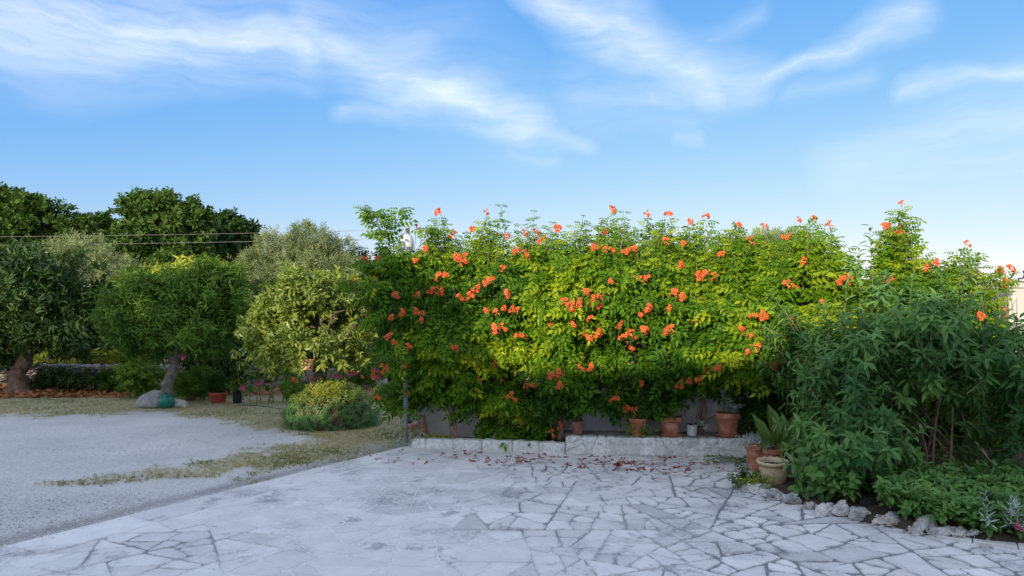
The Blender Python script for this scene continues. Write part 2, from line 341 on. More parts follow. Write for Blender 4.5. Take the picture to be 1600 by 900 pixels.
def build_ground():
    def axis(lo, f0, f1, hi, st):
        mid = np.arange(f0, f1+1e-6, st); k = np.arange(1, 22)
        a = f0-np.cumsum(st*1.42**k); b = f1+np.cumsum(st*1.42**k)
        return np.concatenate([[lo], a[a > lo][::-1], mid, b[b < hi], [hi]])
    xs = axis(-900, -15, 1.5, 900, .09); ys = axis(-300, 4.0, 19, 1500, .09)
    X, Y = np.meshgrid(xs, ys); g, a, e = masks(X, Y)
    Z = GZ+.02*(fbm(np.stack([X*.8, Y*.8, 0*X], -1), 2, 3)-.5)*np.clip(-left_of_edge(X, Y)*2, 0, 1)*(Y > 3)+g*.015*(fbm(np.stack([X*4, Y*4, 0*X], -1), 8)-.3)
    V = np.stack([X, Y, Z], -1).reshape(-1, 3); nx = len(xs); ny = len(ys)
    i = (np.arange(ny-1)[:, None]*nx+np.arange(nx-1)[None]).ravel()
    me = mk_mesh('ground', V, None, np.stack([i, i+1, i+nx+1, i+nx], -1), None, True)
    for nm, v in (('grass', g), ('asph', a), ('earth', e)):
        at = me.attributes.new(nm, 'FLOAT', 'POINT'); at.data.foreach_set('value', v.ravel().astype(np.float32))
    m, nt, N, L = newmat('gravel_ground')
    geo = N.new('ShaderNodeNewGeometry')
    def noise(s, d=5, r=.6):
        n = N.new('ShaderNodeTexNoise'); L.new(geo.outputs['Position'], n.inputs['Vector']); n.inputs['Scale'].default_value = s; n.inputs['Detail'].default_value = d; n.inputs['Roughness'].default_value = r; return n.outputs[0]
    def ramp(x, *st):
        r = N.new('ShaderNodeValToRGB'); cr = r.color_ramp
        while len(cr.elements) < len(st): cr.elements.new(.5)
        for e_, (p_, c_) in zip(cr.elements, st): e_.position = p_; e_.color = rgb(c_)
        L.new(x, r.inputs[0]); return r.outputs[0]
    def mix(f, a_, b_, bt='MIX'):
        x = N.new('ShaderNodeMix'); x.data_type = 'RGBA'; x.blend_type = bt
        if hasattr(f, 'links'): L.new(f, x.inputs[0])
        else: x.inputs[0].default_value = f
        for i_, c_ in ((6, a_), (7, b_)):
            if hasattr(c_, 'links'): L.new(c_, x.inputs[i_])
            else: x.inputs[i_].default_value = rgb(c_)
        return x.outputs[2]
    def att(nm):
        a_ = N.new('ShaderNodeAttribute'); a_.attribute_name = nm; return a_.outputs['Fac']
    vo = N.new('ShaderNodeTexVoronoi'); L.new(geo.outputs['Position'], vo.inputs['Vector']); vo.inputs['Scale'].default_value = 55
    sp = N.new('ShaderNodeSeparateColor'); L.new(vo.outputs['Color'], sp.inputs[0])
    peb = ramp(sp.outputs[0], (0, (.42, .415, .40)), (.35, (.56, .545, .52)), (1, (.72, .70, .665)))
    big = ramp(noise(.9), (.35, (.80, .80, .81)), (.65, (1.08, 1.07, 1.05)))
    gravel = mix(1., peb, big, 'MULTIPLY'); gravel = mix(.45, gravel, ramp(noise(22, 6, .7), (.3, (.42, .41, .39)), (.7, (.72, .695, .65))))
    dirt = ramp(noise(9, 6, .7), (.3, (.25, .22, .12)), (.7, (.50, .45, .30)))
    asp = ramp(noise(40, 6, .75), (.3, (.10, .10, .10)), (.7, (.30, .29, .28)))
    ear = ramp(noise(16, 6, .7), (.3, (.12, .06, .035)), (.7, (.36, .19, .11)))
    c = mix(att('asph'), gravel, asp); c = mix(att('grass'), c, dirt); c = mix(att('earth'), c, ear)
    p = N.new('ShaderNodeBsdfPrincipled'); L.new(c, p.inputs['Base Color']); p.inputs['Roughness'].default_value = .95; p.inputs['Specular IOR Level'].default_value = .15
    b = N.new('ShaderNodeBump'); b.inputs['Strength'].default_value = .45; b.inputs['Distance'].default_value = .008; L.new(vo.outputs['Distance'], b.inputs['Height']); b.invert = True
    b2 = N.new('ShaderNodeBump'); b2.inputs['Strength'].default_value = .5; b2.inputs['Distance'].default_value = .03; L.new(noise(25, 6, .7), b2.inputs['Height']); L.new(b.outputs[0], b2.inputs['Normal']); L.new(b2.outputs[0], p.inputs['Normal'])
    o = N.new('ShaderNodeOutputMaterial'); L.new(p.outputs[0], o.inputs[0])
    return ob('ground', me, m, kind='structure')
build_ground()

# ------------------------------------------------------------------ patio of crazy paving
def clip_half(P, n, c):
    out = []
    for i in range(len(P)):
        a, b = P[i], P[(i+1) % len(P)]; da, db = a@n-c, b@n-c
        if da >= 0: out.append(a)
        if (da > 0) != (db > 0) and abs(da-db) > 1e-12: out.append(a+(b-a)*da/(da-db))
    return np.array(out) if len(out) > 2 else None
def parea(P): x, y = P[:, 0], P[:, 1]; return .5*abs(x@np.roll(y, -1)-y@np.roll(x, -1))
def inset(P, d):
    c = P.mean(0)
    for i in range(len(P)):
        a, b = P[i], P[(i+1) % len(P)]; e = b-a; l = np.hypot(*e)
        if l < 1e-6: continue
    out = P
    for i in range(len(P)):
        a, b = P[i], P[(i+1) % len(P)]; e = b-a; l = np.hypot(*e)
        if l < 1e-6: continue
        n = A(-e[1], e[0])/l
        if (c-a)@n < 0: n = -n
        dd = d*random.uniform(.5, 1.5)
        out = clip_half(out, n, a@n+dd)
        if out is None: return None
    return out
def split_poly(P, target, ang=10, out=None):
    if out is None: out = []
    ar = parea(P); q = P-P.mean(0); u, s_, vt = np.linalg.svd(q, full_matrices=False); asp = s_[0]/max(s_[1], 1e-6)
    tg = target(P.mean(0))*math.exp(random.gauss(0, .45))
    if ar < tg and asp < 4.6 or ar < .012: out.append(P); return out
    th = math.atan2(vt[0][1], vt[0][0])+R(random.gauss(0, ang)) if random.random() < .9 or asp > 1.8 else math.atan2(vt[1][1], vt[1][0])+R(random.gauss(0, ang))
    n = A(math.cos(th), math.sin(th)); pr = P@n; c = pr.min()+(pr.max()-pr.min())*random.uniform(.34, .66)
    for a_, b_ in ((n, c), (-n, -c)):
        p = clip_half(P, a_, b_)
        if p is not None: split_poly(p, target, ang, out)
    return out
def rough_poly(P, cut=.02, wob=.004):
    out = []
    for i in range(len(P)):
        a, b, c = P[i-1], P[i], P[(i+1) % len(P)]; la, lc = np.hypot(*(a-b)), np.hypot(*(c-b))
        k = random.uniform(.3, 1)*cut
        out.append(b+(a-b)/max(la, 1e-6)*min(k, la*.3)); out.append(b+(c-b)/max(lc, 1e-6)*min(k*random.uniform(.6, 1.4), lc*.3))
        if lc > .18: out.append((b+c)/2+np.array([random.gauss(0, wob), random.gauss(0, wob)]))
    return np.array(out)
def slab_mesh(P, z, depth, tone, tilt=.004, bev=.006, rim=0.):
    """a stone with worn edges as raw arrays; rim > 0 adds an inner ring (verts n..2n are the worn edge)"""
    n = len(P); c = P.mean(0); rad = np.maximum(np.linalg.norm(P-c, axis=1, keepdims=True), .03); tx, ty = random.gauss(0, tilt), random.gauss(0, tilt)
    rings = [(c+(P-c)*(1-np.minimum(rim/rad, .5)), 0.)] if rim else []
    rings += [(c+(P-c)*(1-bev/rad), 0.), (P, -.004)]
    V = [np.c_[q, z+dz+(q-c)@A(tx, ty)] for q, dz in rings]+[np.c_[P, np.full(n, z-depth)]]; Q = []
    for k in range(len(V)-1):
        for i in range(n): j = (i+1) % n; Q.append(((k+1)*n+i, (k+1)*n+j, k*n+j, k*n+i))
    return np.concatenate(V), Q, list(range(n))
def ccw(P): return P if np.sum(P[:, 0]*np.roll(P[:, 1], -1)-P[:, 1]*np.roll(P[:, 0], -1)) > 0 else P[::-1]
# how dark and open the joints are (old grey joints to the right and in a patch at the lower left; pale cement smeared over the rest)
def openness(X, Y):
    X = np.asarray(X, float); Y = np.asarray(Y, float)
    n = fbm(np.stack([X*.9, Y*.9, 0*X], -1), 21, 4)-.5
    a = 1/(1+np.exp(-(X-.35+(7.3-Y)*-.12+n*2.2)*3.0))*np.clip((8.35-Y)/.5, 0, 1)
    b = np.exp(-((X+2.5)**2/.55+(Y-5.0)**2/.35))*1.0
    return np.clip(a+b+n*.5, 0, 1)
def flagmat():
    m, nt, N, L = newmat('flagstone'); geo = N.new('ShaderNodeNewGeometry')
    def noise(s, d=6, r=.65, off=0):
        mp = N.new('ShaderNodeMapping'); L.new(geo.outputs['Position'], mp.inputs[0]); mp.inputs['Location'].default_value = (off, off*.7, 0)
        n = N.new('ShaderNodeTexNoise'); L.new(mp.outputs[0], n.inputs['Vector']); n.inputs['Scale'].default_value = s; n.inputs['Detail'].default_value = d; n.inputs['Roughness'].default_value = r; return n.outputs[0]
    def rng_(x, lo, hi, a=0., b=1.):
        r = N.new('ShaderNodeMapRange'); L.new(x, r.inputs[0]); r.inputs[1].default_value = lo; r.inputs[2].default_value = hi; r.inputs[3].default_value = a; r.inputs[4].default_value = b; return r.outputs[0]
    def mix(f, a_, b_, bt='MIX'):
        x = N.new('ShaderNodeMix'); x.data_type = 'RGBA'; x.blend_type = bt
        if hasattr(f, 'links'): L.new(f, x.inputs[0])
        else: x.inputs[0].default_value = f
        for i_, c_ in ((6, a_), (7, b_)):
            if hasattr(c_, 'links'): L.new(c_, x.inputs[i_])
            else: x.inputs[i_].default_value = rgb(c_)
        return x.outputs[2]
    def mul(a_, b_):
        x = N.new('ShaderNodeMath'); x.operation = 'MULTIPLY'; L.new(a_, x.inputs[0])
        if hasattr(b_, 'links'): L.new(b_, x.inputs[1])
        else: x.inputs[1].default_value = b_
        return x.outputs[0]
    at = N.new('ShaderNodeAttribute'); at.attribute_name = 'tone'
    r = N.new('ShaderNodeValToRGB'); L.new(at.outputs['Fac'], r.inputs[0]); cr = r.color_ramp
    cr.elements[0].color = (.42, .415, .41, 1); cr.elements[1].color = (.88, .86, .82, 1); e = cr.elements.new(.4); e.color = (.70, .685, .655, 1)
    c = mix(rng_(noise(5, 7), .3, .7), mix(1., r.outputs[0], (.82, .82, .83), 'MULTIPLY'), r.outputs[0])
    c = mix(mul(rng_(noise(1.1, 5, .6, 7), .52, .68), rng_(noise(26, 6, .75, 3), .42, .58, .15, .8)), c, (.20, .20, .215))      # grimy patches
    ae = N.new('ShaderNodeAttribute'); ae.attribute_name = 'edge'
    c = mix(mul(ae.outputs['Fac'], rng_(noise(14, 6, .75, 9), .44, .70, 0., .75)), c, (.20, .205, .225))                         # dirt creeping in from the joints
    c = mix(mul(rng_(noise(2.3, 6, .7, 15), .57, .64), rng_(noise(40, 5, .75, 1), .36, .56, .1, .75)), c, (.17, .175, .20))       # lichen
    c = mix(rng_(noise(75, 3, .7, 11), .66, .72, 0, .55), c, (.22, .22, .23))                                                    # pits and specks
    c = mix(rng_(noise(34, 5, .7, 5), .58, .70, 0, .5), c, (.86, .84, .80))                                                      # cement film
    p = N.new('ShaderNodeBsdfPrincipled'); L.new(c, p.inputs['Base Color']); p.inputs['Roughness'].default_value = .72; p.inputs['Specular IOR Level'].default_value = .3
    b = N.new('ShaderNodeBump'); b.inputs['Strength'].default_value = .5; b.inputs['Distance'].default_value = .008; L.new(noise(30, 7, .7), b.inputs['Height']); L.new(b.outputs[0], p.inputs['Normal'])
    o = N.new('ShaderNodeOutputMaterial'); L.new(p.outputs[0], o.inputs[0]); return m
M['flag'] = flagmat()
def mortarmat():
    m, nt, N, L = newmat('joint_mortar'); geo = N.new('ShaderNodeNewGeometry')
    at = N.new('ShaderNodeAttribute'); at.attribute_name = 'tone'
    n = N.new('ShaderNodeTexNoise'); L.new(geo.outputs['Position'], n.inputs['Vector']); n.inputs['Scale'].default_value = 7; n.inputs['Detail'].default_value = 8; n.inputs['Roughness'].default_value = .75
    ad = N.new('ShaderNodeMath'); ad.operation = 'MULTIPLY_ADD'; L.new(n.outputs[0], ad.inputs[0]); ad.inputs[1].default_value = 1.5; ad.inputs[2].default_value = -.75
    s_ = N.new('ShaderNodeMath'); L.new(at.outputs['Fac'], s_.inputs[0]); L.new(ad.outputs[0], s_.inputs[1])
    r = N.new('ShaderNodeValToRGB'); L.new(s_.outputs[0], r.inputs[0]); cr = r.color_ramp
    cr.elements[0].color = (.74, .725, .70, 1); cr.elements[0].position = .25; cr.elements[1].color = (.22, .225, .24, 1); cr.elements[1].position = .9; e = cr.elements.new(.5); e.color = (.40, .40, .40, 1)
    p = N.new('ShaderNodeBsdfPrincipled'); L.new(r.outputs[0], p.inputs['Base Color']); p.inputs['Roughness'].default_value = .9
    n2 = N.new('ShaderNodeTexNoise'); L.new(geo.outputs['Position'], n2.inputs['Vector']); n2.inputs['Scale'].default_value = 60; n2.inputs['Detail'].default_value = 6
    b = N.new('ShaderNodeBump'); b.inputs['Strength'].default_value = .7; b.inputs['Distance'].default_value = .006; L.new(n2.outputs[0], b.inputs['Height']); L.new(b.outputs[0], p.inputs['Normal'])
    o = N.new('ShaderNodeOutputMaterial'); L.new(p.outputs[0], o.inputs[0]); return m
M['mortar'] = mortarmat()

BED = [(2.86, 8.3), (2.62, 7.6), (2.30, 6.95), (2.40, 6.35), (2.62, 5.86), (2.98, 5.40), (3.34, 5.10), (3.75, 4.96), (6.6, 4.55)]  # edge of the planted bed
def bed_x(Y): return np.interp(-np.asarray(Y, float), [-p[1] for p in BED], [p[0] for p in BED])
def build_patio():
    xs = np.arange(-8.0, 7.01, .09); ys = np.arange(-4.9, 9.61, .09)
    X, Y = np.meshgrid(xs, ys)
    e = left_of_edge(X, Y); X = np.where(e < 0, X-e*0, X)
    # slide the columns so that the left edge is straight
    X = EA[0]+(Y-EA[1])*ED[0]/ED[1]+(X-xs[0])*1.0; o_ = openness(X, Y)
    zz = -.0025-.006*o_
    V = np.stack([X, Y, zz], -1).reshape(-1, 3); nx, ny = len(xs), len(ys)
    i = (np.arange(ny-1)[:, None]*nx+np.arange(nx-1)[None]).ravel(); Q = np.stack([i, i+1, i+nx+1, i+nx], -1)
    k = len(V); L0 = V[::nx].copy(); L0[:, 2] = -.2; V = np.concatenate([V, L0]); a = np.arange(ny-1)
    Q = np.concatenate([Q, np.stack([a*nx, (a+1)*nx, k+a+1, k+a], -1)])
    patio = ob('patio', mk_mesh('patio', V, None, Q, np.concatenate([o_.ravel(), np.zeros(ny)]), False), M['mortar'], kind='structure')
    # border course along the left edge
    stones = []; t = -4.5; nrm2 = A(ED[1], -ED[0])
    while t < 5.2:
        l = random.uniform(.7, 1.5); a0 = EA+ED*t+nrm2*.004; b0 = EA+ED*(t+l)+nrm2*.004; w = .40+random.uniform(-.03, .04)
        if random.random() < .45: stones += [np.array([a0, b0, b0+nrm2*w*.5, a0+nrm2*w*.5]), np.array([a0+nrm2*w*.5, b0+nrm2*w*.5, b0+nrm2*w, a0+nrm2*w])]
        else: stones.append(np.array([a0, b0, b0+nrm2*w, a0+nrm2*w]))
        t += l
    rect = np.array([(-7, 2.4), (5.6, 2.4), (5.6, 9.5), (-7, 9.5)], float)
    rect = clip_half(rect, nrm2, EA@nrm2+.43)
    kp = [(A(3.05, 5.22), A(5.4, 4.55))]                         # the long kerb by the planted bed
    stones += split_poly(rect, lambda c: (.062 if c[1] < 6.6 else .045) if c[0] > .3 else .085, 7)
    items = []
    for P in stones:
        c = P.mean(0)
        if c[0] > bed_x(c[1])+.25 or c[1] > 9.0-.1*c[0]: continue
        op = float(openness(c[0], c[1])); P = inset(ccw(P), .003+.0052*op)
        if P is None or len(P) < 3 or parea(P) < .004: continue
        P = ccw(rough_poly(P, .02+.045*random.random(), .007))
        tone = np.clip(random.gauss(.64, .09+.08*op)-(.25 if random.random() < .16*op else 0), .05, 1)
        V, Q, top = slab_mesh(P, random.uniform(-.0005, .0025), .03, tone, .003, .005, random.uniform(.025, .06)); edge = np.r_[np.zeros(len(P)), np.full(3*len(P), .25+.75*op)]
        px = 800+F*c[0]/c[1]; py = HOR+F*CAMH/c[1]
        vis = parea(P)/c[1]**3 if (-30 < px < 1630 and py < 915) else 0
        items.append((vis, V, Q, top, tone, edge))
    items.sort(key=lambda q: -q[0])
    mb = MB(); ng = []
    mbe = []
    def set_edge(me, e_): me.attributes.new('edge', 'FLOAT', 'POINT').data.foreach_set('value', e_.astype(np.float32)); return me
    for k, (vis, V, Q, top, tone, edge) in enumerate(items):
        if k < 298 and vis > 0:
            ob('flagstone', set_edge(mk_mesh('flagstone', V, None, Q, np.full(len(V), tone), False, [top]), edge), M['flag'], patio)
        else:
            ng.append(np.array(top)+mb.n); mb.add(V, None, Q, tone); mbe.append(edge)
    if mb.n: ob('far_flagstones', set_edge(mk_mesh('far_flagstones', np.concatenate(mb.V), None, np.concatenate(mb.Q), np.concatenate(mb.tn), False, ng), np.concatenate(mbe)), M['flag'], patio, kind='stuff')
    print('stones', len(items), sum(1 for q in items if q[0] > 0))
build_patio()

# ------------------------------------------------------------------ rocks and rough blocks
def ico(sub):
    bm = bmesh.new(); bmesh.ops.create_icosphere(bm, subdivisions=sub, radius=1); bm.verts.ensure_lookup_table()
    V = np.array([v.co[:] for v in bm.verts]); T = np.array([[v.index for v in f.verts] for f in bm.faces]); bm.free(); return V, T
ICO = {k: ico(k) for k in (1, 2, 3, 4)}
def rock_arrays(sx, sy, sz, seed, sub=3, amp=.45, rough=.18, flat=.25):
    V, T = ICO[sub]; V = V.copy()
    r = 1+amp*(fbm(V*1.1+seed*3.7, seed, 2)-.5)*2+rough*(fbm(V*3.5+seed, seed+5, 3)-.5)*2
    V = V*r[:, None]
    for k in range(5):                                            # a few broken faces
        n = nrm(np.random.default_rng(seed*11+k).normal(size=3)); d = V@n-.72; V -= np.outer(np.clip(d, 0, None)*.85, n)
    V[:, 2] = np.where(V[:, 2] < -flat, -flat+(V[:, 2]+flat)*.15, V[:, 2])
    V = V*A(sx, sy, sz); V[:, 2] -= V[:, 2].min(); return V, T
def rough_block(lo, hi, n=(6, 3, 3), amp=.008, seed=0, rnd=.012):
    """a box with worn, uneven faces"""
    lo, hi = np.array(lo, float), np.array(hi, float); bm = bmesh.new()
    bmesh.ops.create_cube(bm, size=1); 
    bmesh.ops.subdivide_edges(bm, edges=bm.edges[:], cuts=max(n)-1, use_grid_fill=True); bm.verts.ensure_lookup_table()
    V = np.array([v.co[:] for v in bm.verts])+.5; Q = [[v.index for v in f.verts] for f in bm.faces]; bm.free()
    W = lo+V*(hi-lo); c = (lo+hi)/2
    q = np.clip(W, lo+rnd, hi-rnd); W = q+nrm(W-q)*np.minimum(np.linalg.norm(W-q, axis=1, keepdims=True), rnd)
    W += nrm(W-c)*amp*(fbm(W*14+seed, seed, 3)-.5)[:, None]*2
    return W, [x for x in Q if len(x) == 4], [x for x in Q if len(x) == 3]
def wall_frame(o, a, b):
    o.location = (a[0], a[1], a[2] if len(a) > 2 else 0); o.rotation_euler = (0, 0, math.atan2(b[1]-a[1], b[0]-a[0]))

# ------------------------------------------------------------------ the house behind the camera (its shadow lies over the patio)
def build_house():
    h = empty('white_house', (0, -5, 0), 'white flat-roofed house behind the viewer, shading the paved patio', 'house')
    mb = MB(); mb.box((-2.9, -9, -.2), (9, 0, 4.75)); mb.box((-9.9, -9, -.2), (-2.903, -.05, 4.5)); mb.box((-14, -9, -.2), (-9.903, -.1, 4.2)); ob('wall', mb.mesh('house_wall'), M['housewall'], h)
    mb = MB(); mb.box((-2.903, -9.1, 4.753), (9.1, .1, 4.92)); mb.box((-9.903, -9.1, 4.503), (-2.906, .05, 4.70)); mb.box((-14.1, -9.1, 4.203), (-9.906, 0, 4.42)); ob('roof', mb.mesh('house_roof'), M['plaster'], h)
    gx = -.65; mb = MB(); mb.add(A((-9.2+gx, -4, 4.701), (-7.1+gx, -4, 4.701), (-7.1+gx, -4, 5.1), (-8.2+gx, -4, 6.75), (-9.2+gx, -4, 5.3), (-9.2+gx, -.2, 4.701), (-7.1+gx, -.2, 4.701), (-7.1+gx, -.2, 5.1), (-8.2+gx, -.2, 6.75), (-9.2+gx, -.2, 5.3)),
                      [(2, 1, 0), (3, 2, 0), (4, 3, 0), (5, 6, 7), (5, 7, 8), (5, 8, 9)], [(1, 2, 7, 6), (2, 3, 8, 7), (3, 4, 9, 8), (4, 0, 5, 9)])
    ob('gable', mb.mesh('house_gable'), M['housewall'], h)
    mb = MB(); mb.box((-2.2, .0, 0), (-1.2, .05, 2.15)); ob('door', mb.mesh('house_door'), M['wood'], h)
    for x in (-5.5, 1.6, 5): mb = MB(); mb.box((x, .0, 1.0), (x+1.0, .04, 2.2)); ob('window', mb.mesh('house_window'), M['grey_metal'], h)
build_house()

# ------------------------------------------------------------------ low walls, rendered wall, beds
def back_Y(X): return np.interp(X, [-2.2, -1.25, .63, 2.85, 6.5], [9.6, 9.52, 8.99, 8.80, 8.6])
def build_walls():
    # tall block wall carrying the vine
    w = MB(); xs = np.linspace(-1.28, 3.6, 14); 
    F0 = np.array([(x, back_Y(x)) for x in xs]); V = []
    for off, z in ((0, -.1), (0, 1.0), (.18, 1.0), (.18, -.1)): V.append(np.c_[F0[:, 0], F0[:, 1]+off, np.full(len(xs), z)])
    V = np.concatenate(V); n = len(xs); Q = []
    for k in range(3):
        for i in range(n-1): Q.append((k*n+i, k*n+i+1, (k+1)*n+i+1, (k+1)*n+i))
    Q += [(0, n, 2*n, 3*n), (n-1, 4*n-1, 3*n-1, 2*n-1)]
    w.add(V, None, Q); tag(ob('garden_wall', w.mesh('garden_wall'), M['render']), 'grey rendered wall behind the flower pots, mostly hidden by the trumpet vine', 'wall')
    # right low wall: whitewashed rubble
    a, b = A(.64, 8.47), A(2.95, 8.27); l = np.hypot(*(b-a)); hgt = .222
    o = empty('low_wall', (0, 0, 0), 'taller whitewashed low stone wall carrying the row of terracotta pots', 'wall'); wall_frame(o, a, b)
    c = MB(); c.box((0.01, .012, -.02), (l, .16, hgt-.012)); ob('core', c.mesh('wall_core'), M['wash'], o)
    polys = split_poly(np.array([(0, 0), (l, 0), (l, hgt), (0, hgt)], float), lambda c_: .030, 14)
    for i, P in enumerate(polys):
        P = inset(ccw(P), .006)
        if P is None or len(P) < 3: continue
        P = ccw(rough_poly(P, .025, .005)); tn = np.clip(random.gauss(.55, .25), 0, 1)
        V, Q, top = slab_mesh(P, 0, .14, tn, .06, .018)
        ob('wall_stone', mk_mesh('wall_stone', np.c_[V[:, 0], -V[:, 2]+random.uniform(-.006, .003), V[:, 1]], None, Q, np.full(len(V), tn), False, [top]), M['wash'], o)
    # ledge behind it
    F1 = [a+(b-a)*t for t in np.linspace(0, 1, 6)]; V = []
    for p in F1: V += [(p[0]+.02, p[1]+.10, .214), (p[0]+.02, back_Y(p[0])-.003, .22)]
    e = MB(); e.add(A(*V), None, [(2*i, 2*i+2, 2*i+3, 2*i+1) for i in range(5)]); e.add(A((.66, 8.57, .214), (.66, 9.18, .22), (.66, 9.18, -.1), (.66, 8.57, -.1)), None, [(0, 1, 2, 3)])
    ob('wall_ledge', e.mesh('wall_ledge'), noisemat('ledge_cement', (.20, .19, .18), (.40, .38, .36), 12, .95, .6, 40, c2=(.15, .12, .09), s2=5, amt2=.6), kind='structure')
    # left low wall: a bent row of rough cast blocks
    pts = [GR(641, 698), GR(664, 699.5), GR(708, 701.5), GR(752, 704), GR(800, 706.5), GR(842, 709), GR(882, 711.5)]
    o = empty('low_wall', pts[0], 'shorter rough white kerb-like wall at the foot of the vine beside the lamp post', 'wall')
    for i in range(6):
        p, q = pts[i], pts[i+1]; l = np.hypot(*(q-p)[:2]); th = math.atan2(q[1]-p[1], q[0]-p[0]); hh = .105+.008*i+random.uniform(-.008, .008)
        V, Q, T = rough_block((.001, -.002, -.02), (l-.001, .15, hh), (7, 7, 7), .014, 40+i, .016)
        cs, sn = math.cos(th), math.sin(th); W = np.c_[V[:, 0]*cs-V[:, 1]*sn, V[:, 0]*sn+V[:, 1]*cs, V[:, 2]]+(p-pts[0])
        ob('wall_block', mk_mesh('wall_block', W, T or None, Q, np.full(len(W), random.uniform(.3, .7)), True), M['wash'], o)
    # soil between the left low wall and the rendered wall
    s_ = MB(); V = []
    for p in pts: V += [(p[0], p[1]+.12, .06), (p[0]+.05, back_Y(p[0])-.003, .075)]
    s_.add(A(*V), None, [(2*i, 2*i+2, 2*i+3, 2*i+1) for i in range(6)]); s_.add(A(V[0], V[1], (V[1][0], V[1][1], -.1), (V[0][0], V[0][1], -.1)), None, [(0, 1, 2, 3)])
    ob('vine_bed', s_.mesh('vine_bed'), M['soil'], kind='structure')
    # planted bed on the right
    Y = np.concatenate([np.arange(4.4, 8.35, .1)]); rows = []
    for y in Y:
        x0 = float(bed_x(y)); xx = x0+np.array([0, .04, .12, .3, .7, 1.4, 2.6, 5.0])+.03; zz = np.array([-.03, .03, .055, .08, .10, .12, .12, .12])
        zz = zz+.03*(fbm(np.c_[xx*3, np.full(8, y*3), np.zeros(8)], 4)-.5)*(np.arange(8) > 0); rows.append(np.c_[xx, np.full(8, y), zz])
    V = np.concatenate(rows); i = (np.arange(len(Y)-1)[:, None]*8+np.arange(7)[None]).ravel()
    ob('planted_bed', mk_mesh('planted_bed', V, None, np.stack([i, i+1, i+9, i+8], -1), None, True), M['soil'], kind='structure')
build_walls()

# ------------------------------------------------------------------ trumpet vine
HT = ([545, 570, 590, 610, 640, 680, 720, 800, 900, 1000, 1100, 1200, 1260, 1300, 1340, 1380, 1420, 1450, 1490, 1520, 1560, 1600, 1660],
      [560, 520, 470, 436, 420, 428, 424, 428, 420, 416, 424, 430, 436, 452, 470, 470, 460, 464, 484, 506, 540, 590, 610])
HB = ([545, 575, 600, 640, 690, 740, 756, 875, 886, 915, 960, 1010, 1030, 1070, 1110, 1165, 1180, 1250, 1660],
      [575, 605, 626, 634, 618, 640, 682, 682, 642, 624, 630, 634, 624, 614, 602, 600, 650, 670, 690])
def hedge_Y(X, z):
    base = np.interp(X, [-2.3, -1.3, .63, 2.8, 6.5], [9.22, 9.16, 8.78, 8.58, 8.35])
    zn = np.clip((z-.35)/2.35, 0, 1)
    b = -.34*np.sin(np.pi*zn**.9)+.45*np.clip((z-2.0)/.8, 0, 1)**2
    p = np.stack([np.asarray(X)*1.15, np.asarray(z)*1.35, 0*np.asarray(X)+3.3], -1)
    return base+b-1.5*(fbm(p, 31, 2)-.5)*np.clip(z-.3, .15, 1)
def hedge_pt(px, py, dy=0.):
    px = np.asarray(px, float); py = np.asarray(py, float); Y = np.full(px.shape, 8.8)
    for _ in range(6): X = (px-800)/F*Y; z = CAMH-(py-HOR)/F*Y; Y = .5*Y+.5*(hedge_Y(X, z)+dy)
    return np.stack([(px-800)/F*Y, Y, CAMH-(py-HOR)/F*Y], -1)
LF = leaf(1, .48, .2, .18, False)
def pinnate():
    it = []
    for k, t in enumerate((.26, .52, .78)):
        for s_ in (-1, 1): it.append((LF, (0, t, -.10*t*t), nrm(A(s_*.85, .5, -.28)), A(s_*.15+random.gauss(0, .2), random.gauss(0, .2), 1), random.uniform(.42, .54)-.02*k, random.uniform(-.1, .1)))
    it.append((LF, (0, .93, -.1), nrm(A(0, 1, -.35)), A(0, .1, 1), .5, .05)); return compound(it)
PIN = [pinnate() for _ in range(6)]
FLOWERS = [(686, 332), (760, 332), (651, 357), (708, 366), (739, 360), (790, 369), (716, 400), (720, 411), (651, 404), (663, 390), (806, 391), (820, 364), (837, 363), (848, 375), (872, 357),
 (786, 418), (697, 430), (767, 436), (744, 447), (619, 461), (651, 460), (679, 454), (720, 464), (736, 462), (792, 459), (647, 485), (760, 484), (776, 487), (798, 481), (837, 494), (860, 504),
 (893, 478), (896, 505), (576, 488), (612, 496), (626, 487), (617, 533), (638, 542), (607, 522), (712, 542), (773, 514), (787, 512), (812, 524), (743, 565), (773, 568), (600, 574), (635, 570),
 (752, 593), (820, 599), (862, 588), (873, 601), (800, 620), (632, 613), (591, 620), (810, 658), (873, 663), (570, 404), (592, 406), (584, 427), (546, 439), (955, 329), (1012, 335), (1045, 336),
 (1105, 337), (1077, 348), (944, 362), (929, 385), (946, 390), (979, 390), (1066, 380), (1063, 414), (1172, 377), (1193, 354), (1126, 396), (1103, 427), (1116, 430), (956, 438), (994, 435),
 (1012, 431), (914, 456), (939, 462), (895, 478), (922, 477), (920, 495), (1066, 464), (1043, 480), (1085, 500), (1049, 513), (967, 505), (1005, 515), (932, 519), (984, 522), (986, 541),
 (1178, 492), (1159, 512), (1180, 540), (1208, 569), (1093, 594), (1061, 597), (1119, 575), (1000, 599), (909, 574), (865, 586), (960, 622), (979, 639), (1245, 344), (1272, 341), (1297, 352),
 (1229, 369), (1248, 382), (1252, 407), (1229, 444), (1285, 473), (1237, 500), (1250, 559), (1322, 435), (1392, 431), (1409, 318), (1402, 358), (1382, 355), (1460, 410),
 (1510, 382), (1577, 420), (1571, 442), (1532, 495), (1565, 487), (1155, 352), (1040, 376), (672, 452), (655, 500), (1010, 480)]
